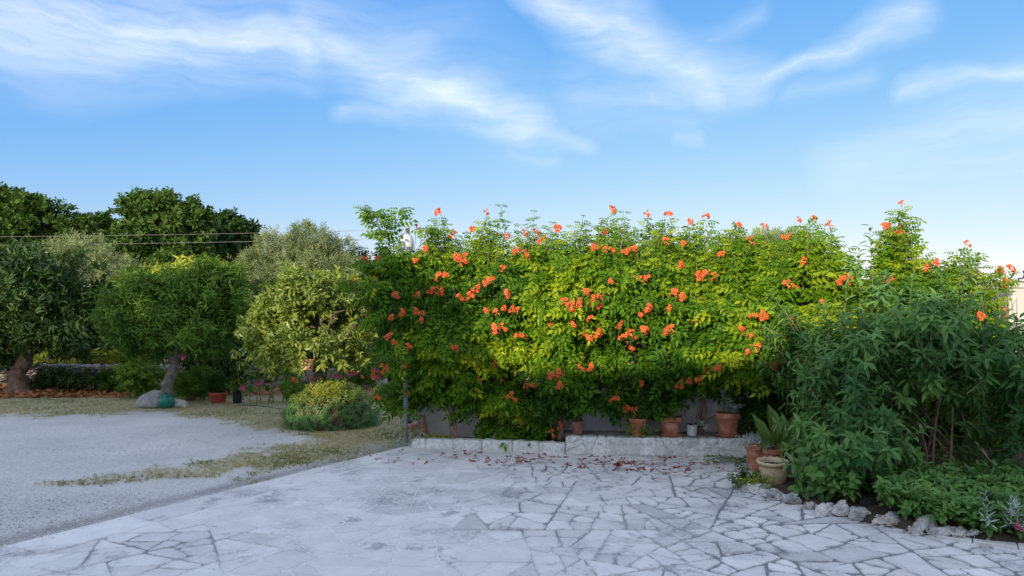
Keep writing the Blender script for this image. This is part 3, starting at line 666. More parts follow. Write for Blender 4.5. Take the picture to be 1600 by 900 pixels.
def flower_mesh(k):
    r = np.random.default_rng(100+k); b = MB(); nfl = int(r.integers(5, 9))
    b.tube([(0, .10, -.05), (0, .05, -.015), (0, 0, 0)], [.005, .005, .004], 5, .25)
    seg = 10; a = np.linspace(0, 2*np.pi, seg, endpoint=False)
    for i in range(nfl):
        d = nrm(A(r.normal(0, 1.0), -.55-abs(r.normal(0, .4)), r.normal(-.05, .75))); bud = r.random() < .22
        u = nrm(np.cross(d, A(.1, .2, 1))); w = np.cross(u, d); o = A(r.normal(0, .012), 0, r.normal(0, .012)); sag = A(0, 0, -.012); L_ = r.uniform(.85, 1.15)
        if bud: st = [(0, .004), (.018, .007), (.045, .008), (.06, .004)]
        else: st = [(0, .004), (.022, .007), (.05, .0115), (.062, .016), (.068, .030), (.064, .037)]
        V = []; tn = []
        for q, (t, rad) in enumerate(st):
            lob = 1+(.22*np.cos(a*5) if (not bud and q >= 4) else 0); c = o+d*t*L_*1.15+sag*(t/.07)**2
            V.append(c+(np.cos(a)*rad*lob)[:, None]*u+(np.sin(a)*rad*lob)[:, None]*w); tn.append(np.full(seg, [.1, .2, .45, 1., .8, .85][q] if not bud else .35))
        V = np.concatenate(V); Q = [(q*seg+j, q*seg+(j+1) % seg, (q+1)*seg+(j+1) % seg, (q+1)*seg+j) for q in range(len(st)-1) for j in range(seg)]
        b.add(V, None, Q, np.concatenate(tn))
    return b.mesh('flower_cluster', True)
def build_vine():
    root = empty('trumpet_vine', (1.0, 9.0, 0), 'huge trumpet vine hedge covered in orange flowers along the patio', 'vine')
    off = -A(1.0, 9.0, 0)
    P0 = []; A0 = []; N0 = []; S0 = []; T0 = []; st = MB()
    def add_leaf(p, a, n, s_, t): P0.append(p); A0.append(a); N0.append(n); S0.append(s_); T0.append(t)
    r = np.random.default_rng(3)
    # spraying shoots over the face and the top, several layers deep
    n = 5200
    px = r.uniform(606, 1600, n); u = r.random(n)
    top = np.interp(px, *HT); bot = np.interp(px, *HB)
    dep = np.abs(r.normal(0, .22, n)); lay = r.random(n) < .22; dep = np.where(lay, r.uniform(.25, 1.0, n), dep)
    py = top+(bot-top)*u**1.0
    pts = hedge_pt(px, py)
    hide = (px > 1270) & (py > 520) & (r.random(n) < .55)
    clump = fbm(pts*A(1.6, 1.6, 1.6), 17, 3); gap = fbm(pts*A(1.9, 1.9, 2.3), 55, 2)
    for i in range(n):
        if hide[i] or gap[i] < .44 and dep[i] < .32: continue
        p = pts[i]+A(0, dep[i]+.12, 0); hz = (top[i]-py[i])/max(bot[i]-top[i], 1)+1      # 1 at the top, 0 at the foot
        upw = .35+.9*max(0, hz-.8)*5*r.random(); low = hz < .25
        d = nrm(A(r.normal(0, .55), -1+.7*max(0, hz-.82)*5, upw*(.2 if low else 1)+r.normal(0, .3)))
        if px[i] < 600: d = nrm(d+A(-.25, 0, 0))
        L_ = r.uniform(.28, .55)*(.6 if low else 1); sag = r.uniform(.15, .38)
        tn = np.clip(.40+1.6*(clump[i]-.5)+r.normal(0, .15)+.15*(hz-.5), 0, 1)
        side = nrm(np.cross(d, A(0, 0, 1))); k = int(r.integers(6, 9))
        for j in range(k):
            t = .15+.85*j/(k-1); q = p+d*L_*t-A(0, 0, sag*t*t*L_*1.4); s_ = 1 if j % 2 else -1
            a = nrm(d*.45+side*s_*r.uniform(.3, 1.1)+A(r.normal(0, .35), r.normal(0, .3)-.2, -.15-.9*r.random()))
            add_leaf(q, a, nrm(A(r.normal(0, .55), -.9+r.normal(0, .35), .35+r.normal(0, .35))), r.uniform(.13, .22), np.clip(tn+r.normal(0, .10), 0, 1))
    # rising shoots at the top, some of them tipped with flowers
    def riser(base, tip, nl, ls=.13, tn=.55, leafless=0):
        base = np.array(base); tip = np.array(tip); c = (base+tip)/2+A(r.normal(0, .06), r.normal(0, .05), .05)
        ts = np.linspace(0, 1, 6); path = [(1-t)**2*base+2*t*(1-t)*c+t*t*tip for t in ts]
        st.tube(np.array(path)+off, np.linspace(.007, .003, 6), 5)
        ang = r.uniform(0, 6)
        for j in range(nl):
            t = .12+.86*j/max(nl-1, 1); q = (1-t)**2*base+2*t*(1-t)*c+t*t*tip; ax = nrm(tip-base); ang += 1.57
            for s_ in (1, -1):
                o_ = A(math.cos(ang)*s_, math.sin(ang)*s_, 0); add_leaf(q, nrm(o_*A(1, .6, 1)+ax*.35-A(0, 0, .45*r.random())), nrm(A(0, -.9, .55)-o_*.1+r.normal(0, .35, 3)), ls*(1.15-.6*t)*r.uniform(.8, 1.2), np.clip(tn+r.normal(0, .12), 0, 1))
    fl = []
    near = [(x+r.choice([-1, 1])*r.uniform(9, 17), y+r.normal(2, 5)) for (x, y) in FLOWERS if x > 640 and y > 385 and r.random() < .45]
    for (x, y) in FLOWERS+near:
        tp = np.interp(x, *HT)
        if x < 600:
            p = PX(x, y, 8.95); riser(PX(640, y+30, 9.15), p, 7, .19, .42); fl.append((p, False))
        elif y < tp-48:                                       # flower stands on a riser above the hedge top
            pb = hedge_pt(x+r.normal(0, 10), tp+45, .25); pt = hedge_pt(x, max(y, tp-2), .15)
            Yt = pt[1]; pt = PX(x, y+4, Yt)
            for kk in range(4): riser(pb+A(r.normal(0, .10), r.normal(0, .1), -.05*kk), pt-A(r.normal(0, .035)*kk, r.normal(0, .05), .10*kk+.03*r.random()), int(6+(tp-y)/9), .20, .55)
            fl.append((PX(x, y, Yt-.04), True))
        else:
            fl.append(((x, y), None))
    for (x, y, ls) in [(785, 318, .09), (757, 345, .11), (835, 328, .08), (862, 345, .09), (912, 335, .09), (975, 328, .09), (918, 350, .09), (815, 350, .1), (700, 350, .12), (1030, 352, .1), (1130, 362, .14), (1150, 348, .14),
                       (1330, 402, .16), (1400, 330, .16), (1420, 345, .15), (1290, 365, .17), (1262, 352, .17), (1218, 380, .16), (1478, 408, .16), (1495, 392, .15), (1545, 428, .15), (1442, 398, .16), (895, 352, .1), (770, 352, .1), (940, 345, .11), (985, 352, .11), (1320, 385, .16), (1555, 415, .13)]:
        tp = np.interp(x, *HT); pb = hedge_pt(x-6+r.normal(0, 6), tp+40, .2)
        for kk in range(4): riser(pb+A(r.normal(0, .07), r.normal(0, .1), 0), PX(x+r.normal(0, 3.5)*kk, y+kk*13, pb[1]+r.normal(0, .08)), 11, ls*1.35, .4 if ls < .1 else .55)
    # long arching shoots at the left end, over the lamp
    for pl in ([(640, 430), (622, 392), (598, 352), (566, 322)], [(632, 440), (612, 400), (600, 376), (590, 362)], [(625, 430), (615, 385), (618, 350), (626, 326)], [(625, 450), (600, 425), (580, 418), (562, 412)], [(640, 440), (655, 385), (665, 365), (672, 358)],
               [(610, 500), (585, 470), (560, 452), (540, 440)], [(625, 420), (606, 372), (590, 345), (578, 330)]):
        pp = [PX(x, y, 9.0-.05*k) for k, (x, y) in enumerate(pl)]
        for k in range(3): riser(pp[k], pp[k+1], 6, .21-.02*k, .42)
    for k in range(46):                                       # more ragged spires along the top
        x = r.uniform(655, 1480); tp = np.interp(x, *HT); hgt = r.uniform(15, 70); pb = hedge_pt(x, tp+35, r.uniform(.1, .5)); lean = r.normal(0, 10)
        for kk in range(3): riser(pb+A(r.normal(0, .07), r.normal(0, .1), 0), PX(x+lean+r.normal(0, 5), tp-hgt+kk*12, pb[1]+r.normal(0, .08)), 8, r.uniform(.15, .21), .5)
    P0 = np.array(P0); A0, N0, S0, T0 = (np.array(q) for q in (A0, N0, S0, T0))
    lpx = 800+F*P0[:, 0]/P0[:, 1]; lpy = HOR-F*(P0[:, 2]-CAMH)/P0[:, 1]
    keep = ~((np.hypot((lpx-638)/30, (lpy-374)/30) < 1) & (P0[:, 1] < 9.3))      # the lamp globe pokes through here
    keep &= ~((lpx > 1552) & (lpy > 452) & (lpy < 560))                            # and the gate pier here
    P0, A0, N0, S0, T0, lpx, lpy = (q[keep] for q in (P0, A0, N0, S0, T0, lpx, lpy))
    for i, (p, up) in enumerate(fl):
        if up is None:
            q = np.hypot(lpx-p[0], lpy-p[1]-4) < 21; Yf = P0[q, 1].min()-.06 if q.sum() > 3 else 8.7; fl[i] = (PX(p[0], p[1], Yf), False)
    mb = MB(); which = r.integers(0, 6, len(P0))
    for k in range(6):
        q = which == k; mb.scatter(PIN[k], P0[q]+off, A0[q], N0[q], S0[q], T0[q])
    print('vine leaves', len(P0))
    ob('foliage', mb.mesh('vine_foliage'), M['vine'], root, kind='stuff')
    ob('shoot', st.mesh('vine_shoots'), M['stem'], root, kind='stuff')
    # woody stems showing at the foot
    for pl, rr in (([(709, 686, 9.0), (707, 668, 9.03), (703, 650, 9.0), (697, 636, 9.0), (690, 610, 9.05)], .035), ([(713, 686, 9.0), (711, 665, 9.0), (708, 645, 9.02), (712, 610, 9.05)], .026),
                   ([(768, 688, 8.9), (775, 678, 8.92), (786, 662, 8.95), (792, 640, 9.0)], .018), ([(874, 688, 8.75), (878, 668, 8.78), (880, 640, 8.8)], .022), ([(884, 690, 8.75), (876, 660, 8.8), (868, 640, 8.8)], .012),
                   ([(1091, 683, 8.62), (1095, 662, 8.65), (1093, 648, 8.66), (1100, 630, 8.68), (1104, 600, 8.7)], .022), ([(1097, 683, 8.63), (1099, 664, 8.62), (1104, 645, 8.66), (1102, 625, 8.66), (1098, 600, 8.7)], .017),
                   ([(1100, 658, 8.66), (1115, 650, 8.75), (1130, 640, 8.85)], .006), ([(1068, 690, 8.9), (1066, 655, 8.95), (1070, 620, 9.0)], .02)):
        b = MB(); pp = np.array([PX(*q) for q in pl]); t = np.linspace(0, len(pp)-1, 12); pp = np.stack([np.interp(t, range(len(pp)), pp[:, k]) for k in range(3)], -1)+off
        b.tube(pp, np.linspace(rr*1.25, rr*.7, 12), 8, wob=.5); ob('stem', b.mesh('vine_stem', True), M['vinestem'], root)
    fm = [flower_mesh(k) for k in range(10)]
    for i, (p, up) in enumerate(fl):
        o = ob('flower_cluster', fm[i % 10], M['flower'], root); o.location = p+off; s_ = r.uniform(.52, .82); o.scale = (s_, s_, s_)
        o.rotation_euler = (r.normal(-.45 if up else 0, .2), r.normal(0, .3), r.normal(0, .5))
build_vine()

# ------------------------------------------------------------------ right-hand shrub
LANC = leaf(1, .34, .3, .2, True, .5)
LANCS = leaf(1, .30, .2, .2, False, .4)
HEART = leaf(1, .62, .22, .16, True, .38)
def shoots_mesh(mb, stems, roots, dirs, L_, nl, tm, ls, r, tone, whorl=.5, droop=.2, stemr=.004, off=0):
    """leafy shoots: leaves in a spiral, crowded to the tip"""
    for i in range(len(roots)):
        p, d = roots[i], nrm(dirs[i]); l = L_*r.uniform(.7, 1.25); u = nrm(np.cross(d, r.normal(size=3))); w = np.cross(d, u); n = int(nl*r.uniform(.75, 1.2)); ang = r.uniform(0, 6)
        t = (np.arange(n)+.5)/n; t = whorl+(1-whorl)*t; ang = ang+np.arange(n)*2.4; c = d*1.0
        q = p+np.outer(t*l, d)-np.outer(droop*.25*l*t*t, A(0, 0, 1))
        o_ = np.outer(np.cos(ang), u)+np.outer(np.sin(ang), w); a = nrm(o_*.9+d*(.15+.75*(t-whorl)/(1-whorl))[:, None]-A(0, 0, droop)+r.normal(0, .12, (n, 3)))
        nn = nrm(d[None]*.7+A(0, -.15, .55)-o_*.1+r.normal(0, .15, (n, 3)))
        mb.scatter(tm, q+off, a, nn, ls*r.uniform(.7, 1.15, n)*(1.1-.35*t), np.clip(tone[i]+r.normal(0, .08, n)+.12*(t-.6), 0, 1))
        if stems is not None: stems.tube(np.array([p-d*.15*l, p+d*.5*l-A(0, 0, droop*.06*l), p+d*l*.97-A(0, 0, droop*.24*l)])+off, [stemr*1.3, stemr, stemr*.5], 4, cap=False)
def build_shrub():
    r = np.random.default_rng(5); base = A(4.0, 6.75, .1); off = -base
    root = empty('leafy_shrub', base, 'big dark green shrub with whorled narrow leaves filling the right-hand bed', 'shrub')
    blobs = [((4.0, 6.95, .95), (1.2, .85, .80)), ((3.35, 6.8, .80), (.58, .6, .70)), ((4.95, 6.75, .88), (.95, .8, .70)), ((3.8, 7.0, 1.46), (.62, .5, .38)), ((4.5, 6.9, 1.26), (.7, .6, .36)), ((3.3, 6.9, 1.0), (.32, .4, .42)), ((3.15, 6.35, .38), (.34, .38, .36)), ((5.4, 6.3, .7), (.6, .6, .6)), ((3.5, 6.45, .45), (.42, .36, .34))]
    roots = []; dirs = []; tone = []
    for c, R_ in blobs:                                               # every lobe is a bunch of uneven branches' ends
        c = A(*c); R_ = A(*R_); n = int(250*R_[0]*R_[2]+30); nc = int(12+10*R_[0]); cd = rdir(nc, r); cd[:, 1] -= .35; cd = nrm(cd); cc = c+cd*R_*r.uniform(.5, 1.12, nc)[:, None]; cr = r.uniform(.14, .34, nc); wi = r.integers(0, nc, n)
        d = nrm(rdir(n, r)+A(0, -.35, .1)); p = cc[wi]+d*(cr[wi]*r.random(n)**.5)[:, None]; core = r.random(n) < .2; p = np.where(core[:, None], c+d*R_*.6, p); roots.append(p)
        dirs.append(nrm(cd[wi]*.8+d*.4+A(0, -.1, .5)+r.normal(0, .35, (n, 3)))); tone.append(.45+1.3*(fbm(p*2.6, 71, 2)-.5)+r.normal(0, .16, n)+r.normal(0, .14, nc)[wi])
    roots = np.concatenate(roots); dirs = np.concatenate(dirs); tone = np.concatenate(tone)
    px = 800+F*roots[:, 0]/roots[:, 1]; py = HOR-F*(roots[:, 2]-CAMH)/roots[:, 1]
    hol = (np.abs(px-1455)/70)**2+(np.abs(py-690)/62)**2 < 1; hol &= roots[:, 1] < 6.9
    low = (roots[:, 2] < .22)
    gapn = fbm(roots*2.3, 91, 2) < .42
    keep = ~(hol | low | ((px > 1515) & (py < 535)) | (gapn & (roots[:, 1] < 6.6))); roots, dirs, tone = roots[keep], dirs[keep], tone[keep]
    fo, st = MB(), MB()
    k1 = r.random(len(roots)) < .3; shoots_mesh(fo, st, roots[~k1], dirs[~k1], .25, 14, LANC, .15, r, tone[~k1], .35, .35, .004, off); shoots_mesh(fo, st, roots[k1], dirs[k1]+A(0, 0, .3), .42, 20, LANC, .14, r, tone[k1], .2, .3, .004, off)
    # upright leafy shoots above the crown
    for (bx, by, tx, ty, Y) in [(1368, 520, 1360, 372, 7.4), (1345, 520, 1342, 398, 7.4), (1385, 520, 1392, 400, 7.3), (1300, 545, 1285, 470, 7.1), (1260, 560, 1250, 520, 7.0), (1480, 510, 1470, 430, 7.3), (1420, 500, 1425, 430, 7.4), (1318, 530, 1322, 455, 7.2), (1450, 560, 1453, 500, 6.5), (1400, 540, 1385, 440, 7.2), (1440, 530, 1446, 452, 7.1), (1500, 530, 1492, 455, 7.0), (1330, 560, 1318, 490, 6.9), (1280, 600, 1262, 545, 6.8), (1355, 560, 1348, 480, 7.0), (1425, 600, 1405, 540, 6.4), (1540, 600, 1550, 545, 6.3)]:
        p0, p1 = PX(bx, by, Y), PX(tx, ty, Y); shoots_mesh(fo, st, [p0], [p1-p0], np.linalg.norm(p1-p0), 30, LANC, .14, r, [.6], .1, .1, .004, off)
    print('shrub shoots', len(roots))
    ob('foliage', fo.mesh('shrub_foliage'), M['shrub'], root, kind='stuff'); ob('twig', st.mesh('shrub_twigs'), M['stem'], root, kind='stuff')
    for k in range(13):
        t_ = r.uniform(0, 1); x0 = 3.9+.75*t_+r.normal(0, .05); p0 = A(x0, 6.75+r.normal(0, .12), .06); top = p0+A(r.normal(0, .38), r.normal(.05, .15), r.uniform(.6, 1.0)); mid = (p0+top)/2+A(r.normal(0, .08), -.04, 0)
        b = MB(); ts = np.linspace(0, 1, 7)[:, None]; b.tube((1-ts)**2*p0+2*ts*(1-ts)*mid+ts**2*top+off, np.linspace(.017, .008, 7), 6, wob=.4); ob('stem', b.mesh('shrub_stem', True), M['vinestem'], root)
    for (x0, y0, x1, y1) in [(1552, 735, 1524, 690), (1590, 730, 1592, 690), (1402, 735, 1388, 700), (1556, 745, 1535, 700)]:
        b = MB(); b.tube(A(PX(x0, y0, 6.1), PX((x0+x1)/2+3, (y0+y1)/2, 6.05), PX(x1, y1, 6.1))+off, [.008, .007, .005], 5); ob('stem', b.mesh('shrub_stem', True), M['vinestem'], root)
build_shrub()

def build_bed_plants():
    r = np.random.default_rng(15)
    # big drooping dark leaves at the left foot of the shrub
    base = A(2.95, 6.05, .05); o = empty('broad_leaved_plant', base, 'dark green plant with large pointed drooping leaves between the cream pot and the black spotlight', 'plant')
    fo, st = MB(), MB(); n = 175; p = np.c_[r.uniform(2.5, 3.55, n), r.uniform(5.8, 6.6, n), r.uniform(.06, .42, n)]; p[:, 1] += np.clip(2.95-p[:, 0], 0, 1)*.5
    gx = 800+F*p[:, 0]/p[:, 1]; ok = (p[:, 0] > bed_x(p[:, 1])+.15) & (gx > 1258) & ~((gx > 1330) & (p[:, 1] < 6.25)); p = p[ok]; n = len(p); d = nrm(np.c_[r.normal(0, .5, n), -.5+r.normal(0, .35, n), r.uniform(.1, .8, n)])
    shoots_mesh(fo, st, p, d, .2, 9, HEART, .125, r, np.clip(r.normal(.4, .15, n), 0, 1), .3, .45, .004, -base); ob('foliage', fo.mesh('broad_foliage'), M['cover'], o, kind='stuff'); ob('stem', st.mesh('broad_stems'), M['stem'], o, kind='stuff')
    # mint-like cover along the rocks
    fo = MB(); n = 420; px = r.uniform(1370, 1600, n); py = r.uniform(752, 838, n); g = np.array([GR(a, b, .12) for a, b in zip(px, py)])
    ok = (g[:, 0] > bed_x(g[:, 1])+.10) & (g[:, 1] < 6.4); g = g[ok]; ye = r.uniform(4.9, 6.2, 170); g = np.concatenate([g, np.c_[bed_x(ye)+r.uniform(.16, .34, 170), ye+.04, np.full(170, .1)], np.c_[r.uniform(3.6, 5.2, 120), r.uniform(5.2, 6.3, 120), np.full(120, .1)]]); g = g[g[:, 0] > bed_x(g[:, 1])+.1]; gx = 800+F*g[:, 0]/g[:, 1]; g = g[~((gx > 1330) & (gx < 1374) & (g[:, 1] < 6.2))]; n = len(g); g[:, 2] = .06+.1*r.random(n)+.10*np.clip((g[:, 1]-5.2), 0, 1)
    d = np.c_[r.normal(0, .4, n), -.35+r.normal(0, .3, n), np.ones(n)]
    shoots_mesh(fo, None, g, d,   .13, 10, HEART, .08, r, np.clip(.4+.9*(fbm(g*3, 8, 2)-.5)+r.normal(0, .1, n), 0, 1), .2, .25, .003)
    tag(ob('ground_cover', fo.mesh('ground_cover'), M['cover']), 'low mass of green pointed leaves behind the row of white rocks', 'ground cover', kind='stuff')
    # silver plant at the right edge, pink flower spike
    base = GR(1588, 832, .08); o = empty('silver_plant', base, 'silvery blue narrow-leaved plant at the right end of the rocks', 'plant')
    fo = MB(); n = 30; p = base+np.c_[r.normal(0, .10, n), r.normal(.05, .07, n), r.uniform(0, .12, n)]; d = np.c_[r.normal(0, .7, n), -.3+r.normal(0, .5, n), np.ones(n)]
    shoots_mesh(fo, None, p, d, .16, 14, leaf(1, .16, .05, .1, False), .075, r, r.normal(.5, .15, n), .15, 0, .003, -base); ob('foliage', fo.mesh('silver_foliage'), M['grey'], o, kind='stuff')
    fl = MB(); q = PX(1591, 822, 4.9)-base; n = 16; fl.scatter(leaf(1, .6, .2, .2, False), q+r.normal(0, 1, (n, 3))*A(.012, .012, .03), rdir(n, r), rdir(n, r), .022, r.random(n)); ob('flower_spike', fl.mesh('flower_spike'), M['pink'], o)
    # small evergreen plants by the cream pot
    for (x, y, nm, lab, mat, tn, n, ls, hh) in [(1168, 764, 'ivy_plant', 'small dark green ivy tuft on the paving left of the cream pot', M['darkleaf'], .7, 26, .06, .16), (1192, 770, 'celandine_plant', 'bright yellow-green leafy tuft touching the cream pot', M['lime'], .25, 26, .045, .13), (1160, 728, 'trailing_vine', 'thin trailing vine with small leaves creeping over the paving near the red pot', M['green2'], .7, 0, .04, .05)]:
        base = GR(x, y, .0); o = empty(nm, base, lab, 'plant'); fo, st = MB(), MB()
        if n:
            p = base+np.c_[r.normal(0, .07, n), r.normal(.05, .05, n), r.uniform(0, .05, n)]; d = np.c_[r.normal(0, .6, n), -.3+r.normal(0, .4, n), np.ones(n)]
            shoots_mesh(fo, st, p, d, hh, 8, HEART, ls, r, np.clip(r.normal(tn, .15, n), 0, 1), .3, .2, .003, -base)
        else:
            for k in range(9):
                a_ = r.uniform(2.3, 4.2); q = [base+A(.12, .25, .05)]
                for j in range(9): a_ += r.normal(0, .25); q.append(np.array([q[-1][0]+.055*math.cos(a_), q[-1][1]+.05*math.sin(a_)*.9, .012+.02*r.random()]))
                q = np.array(q); st.tube(q-base, .003, 4); m_ = len(q)*2; pp = np.repeat(q, 2, 0)-base
                fo.scatter(HEART, pp+A(0, 0, .008), nrm(r.normal(size=(m_, 3))*A(1, 1, .25)), A(0, -.2, 1)+r.normal(0, .25, (m_, 3)), r.uniform(.02, .042, m_), np.clip(r.normal(.6, .2, m_), 0, 1))
        ob('foliage', fo.mesh(nm+'_foliage'), mat, o, kind='stuff'); ob('stem', st.mesh(nm+'_stems'), M['stem'], o, kind='stuff')
build_bed_plants()

# ------------------------------------------------------------------ rocks edging the bed, spotlight
def build_rocks():
    ROCKS = [(1186, 772, 34, 18, 'flat pale rock at the left end of the row, under the cream pot'), (1216, 784, 40, 20, 'long lumpy pale rock right of the cream pot'), (1243, 790, 36, 20, 'grey-white rock with a brown stain before the drooping leaves'), (1268, 797, 18, 14, 'small pale rock half under drooping leaves'),
             (1294, 806, 34, 20, 'greenish flat rock left of the jagged white rocks'), (1321, 809, 28, 30, 'jagged upright white rock just left of the spotlight'), (1350, 815, 42, 19, 'large spiky white rock in front of the black spotlight'), (1378, 818, 16, 16, 'little brownish rock between spotlight and flat rock'), (1404, 826, 54, 22, 'wide flat rock with rusty brown patch'),
             (1433, 836, 16, 18, 'small rock squeezed left of the rounded boulder'), (1456, 834, 32, 32, 'rounded upright pale boulder, tallest of the row'), (1480, 842, 34, 20, 'lumpy white rock right of the rounded boulder'), (1507, 844, 34, 20, 'white rock second from the right end of the row'), (1531, 846, 26, 20, 'pitted brown and white rock at the right end of the row'), (1552, 850, 20, 10, 'tiny grey stone beyond the right end of the row')]
    for i, (x, y, w, h, lab) in enumerate(ROCKS):
        p = GR(x, y, 0.); s_ = p[1]/F; V, T = rock_arrays(w*s_*.52, w*s_*.36, 1, 200+i, 4, .6, .75); V[:, 2] *= h*s_*.92/V[:, 2].max()
        o = ob('edging_rock', mk_mesh('edging_rock', V, T, None, None, False), M['rock'], None, (p[0], p[1]+w*s_*.36, -.004)); o.rotation_euler = (0, 0, random.uniform(-.5, .5)); tag(o, lab, 'rock', 'white rocks edging the bed')
    p = PX(1353, 806, 5.86); o = empty('spotlight', p, 'black garden spotlight half hidden behind the spiky white rock', 'spotlight')
    b = MB(); b.tube([(0, .09, .10), (0, .03, .10), (0, -.03, .10), (0, -.035, .10)], [.03, .05, .055, .05], 16); ob('housing', b.mesh('housing', True), M['blackpot'], o)
    b = MB(); b.tube([(0, .03, -.06), (0, .03, .06)], .01, 8); ob('spike', b.mesh('spike', True), M['blackpot'], o)
    b = MB(); b.lathe([(.001, 0), (.045, 0), (.045, .004), (.001, .005)], 16); q = ob('lens', b.mesh('lens'), M['iron'], o); q.location = (0, -.036, .10); q.rotation_euler = (R(90), 0, 0)
    # long kerb slabs beyond the rocks
    k = empty('stone_kerb', (3.3, 5.0, 0), 'pale stone kerb in three lengths along the bed at the right edge', 'kerb'); a, b_ = GR(1462, 842), GR(1640, 866); d = nrm(b_-a); n_ = A(-d[1], d[0], 0)
    L_ = np.linalg.norm(b_-a); cuts = [0, .34*L_, .74*L_, 1.6*L_]
    for i in range(3):
        P = np.array([(a+d*cuts[i]+d*.004), (a+d*(cuts[i+1]-.004)), (a+d*(cuts[i+1]-.004)+n_*.15), (a+d*cuts[i]+d*.004+n_*.15)])[:, :2]; P = ccw(rough_poly(P, .012)); V, Q, top = slab_mesh(P, .022, .06, .5, .002, .008); V = V-A(3.3, 5.0, 0)
        ob('kerb_slab', mk_mesh('kerb_slab', V, None, Q, np.full(len(V), .45+.1*i), False, [top]), M['flag'], k)
build_rocks()

# ------------------------------------------------------------------ pots
def pot_parts(o, w, h, mat, style='classic', saucer=True, soil=True):
    r_ = w/2; b = MB(); z0 = .012 if saucer else 0
    if style == 'classic': prof = [(.001, z0), (r_*.66, z0), (r_*.70, z0+h*.04), (r_*.88, z0+h*.74), (r_*.88, z0+h*.75)]; rim = [(r_*.88, h*.74), (r_*.98, h*.755), (r_, h*.80), (r_, h*.96), (r_*.97, h), (r_*.88, h), (r_*.86, h*.9), (r_*.83, h*.8)]
    elif style == 'wavy': prof = [(.001, 0), (r_*.58, 0), (r_*.66, h*.08), (r_*.86, h*.45), (r_*.88, h*.62), (r_*.80, h*.82), (r_*.82, h*.86)]; rim = [(r_*.80, h*.84), (r_*.92, h*.88), (r_*1.0, h*.94), (r_*.98, h), (r_*.86, h*.99), (r_*.76, h*.9), (r_*.74, h*.75)]
    else: prof = [(.001, z0), (r_*.80, z0), (r_*.84, z0+h*.05), (r_*.95, z0+h*.9)]; rim = [(r_*.95, h*.9), (r_, h*.91), (r_, h), (r_*.92, h), (r_*.88, h*.8)]
    b.lathe(prof, 28); p = ob('pot', b.mesh('pot', True), mat, o)
    b = MB(); b.lathe(rim, 56 if style == 'wavy' else 28, wave=((2, 3), .035, 14, .006) if style == 'wavy' else None); ob('rim', b.mesh('rim', True), mat, p)
    if saucer: b = MB(); b.lathe([(.001, .001), (r_*.82, .001), (r_*.92, .022), (r_*.95, .03), (r_*.90, .03), (r_*.80, .010), (.001, .010)], 28); ob('saucer', b.mesh('saucer', True), mat, o)
    if soil: b = MB(); b.lathe([(.0005, h*.84), (r_*.5, h*.85), (r_*.86, h*.83)], 20); ob('soil', b.mesh('pot_soil', True), M['soil'], o)
    return p
PADDLE = leaf(1, .5, .1, .12, True, .55)
def plant_mesh(o, n, spread, hh, tm, ls, nl, mat, r, tone=.5, z0=0, up=1., droop=.1, name='foliage', whorl=.2, stem=True):
    fo, st = MB(), MB(); p = np.c_[r.normal(0, spread*.4, n), r.normal(0, spread*.4, n), np.full(n, z0)]; d = np.c_[p[:, :2]/max(spread, .01)*1.2+r.normal(0, .3, (n, 2)), np.full(n, up)]
    shoots_mesh(fo, st if stem else None, p, d, hh, nl, tm, ls, r, np.clip(r.normal(tone, .15, n), 0, 1), whorl, droop, .004); ob(name, fo.mesh('plant_'+name), mat, o, kind='stuff')
    if stem: ob('stem', st.mesh('plant_stems'), M['stem'], o, kind='stuff')
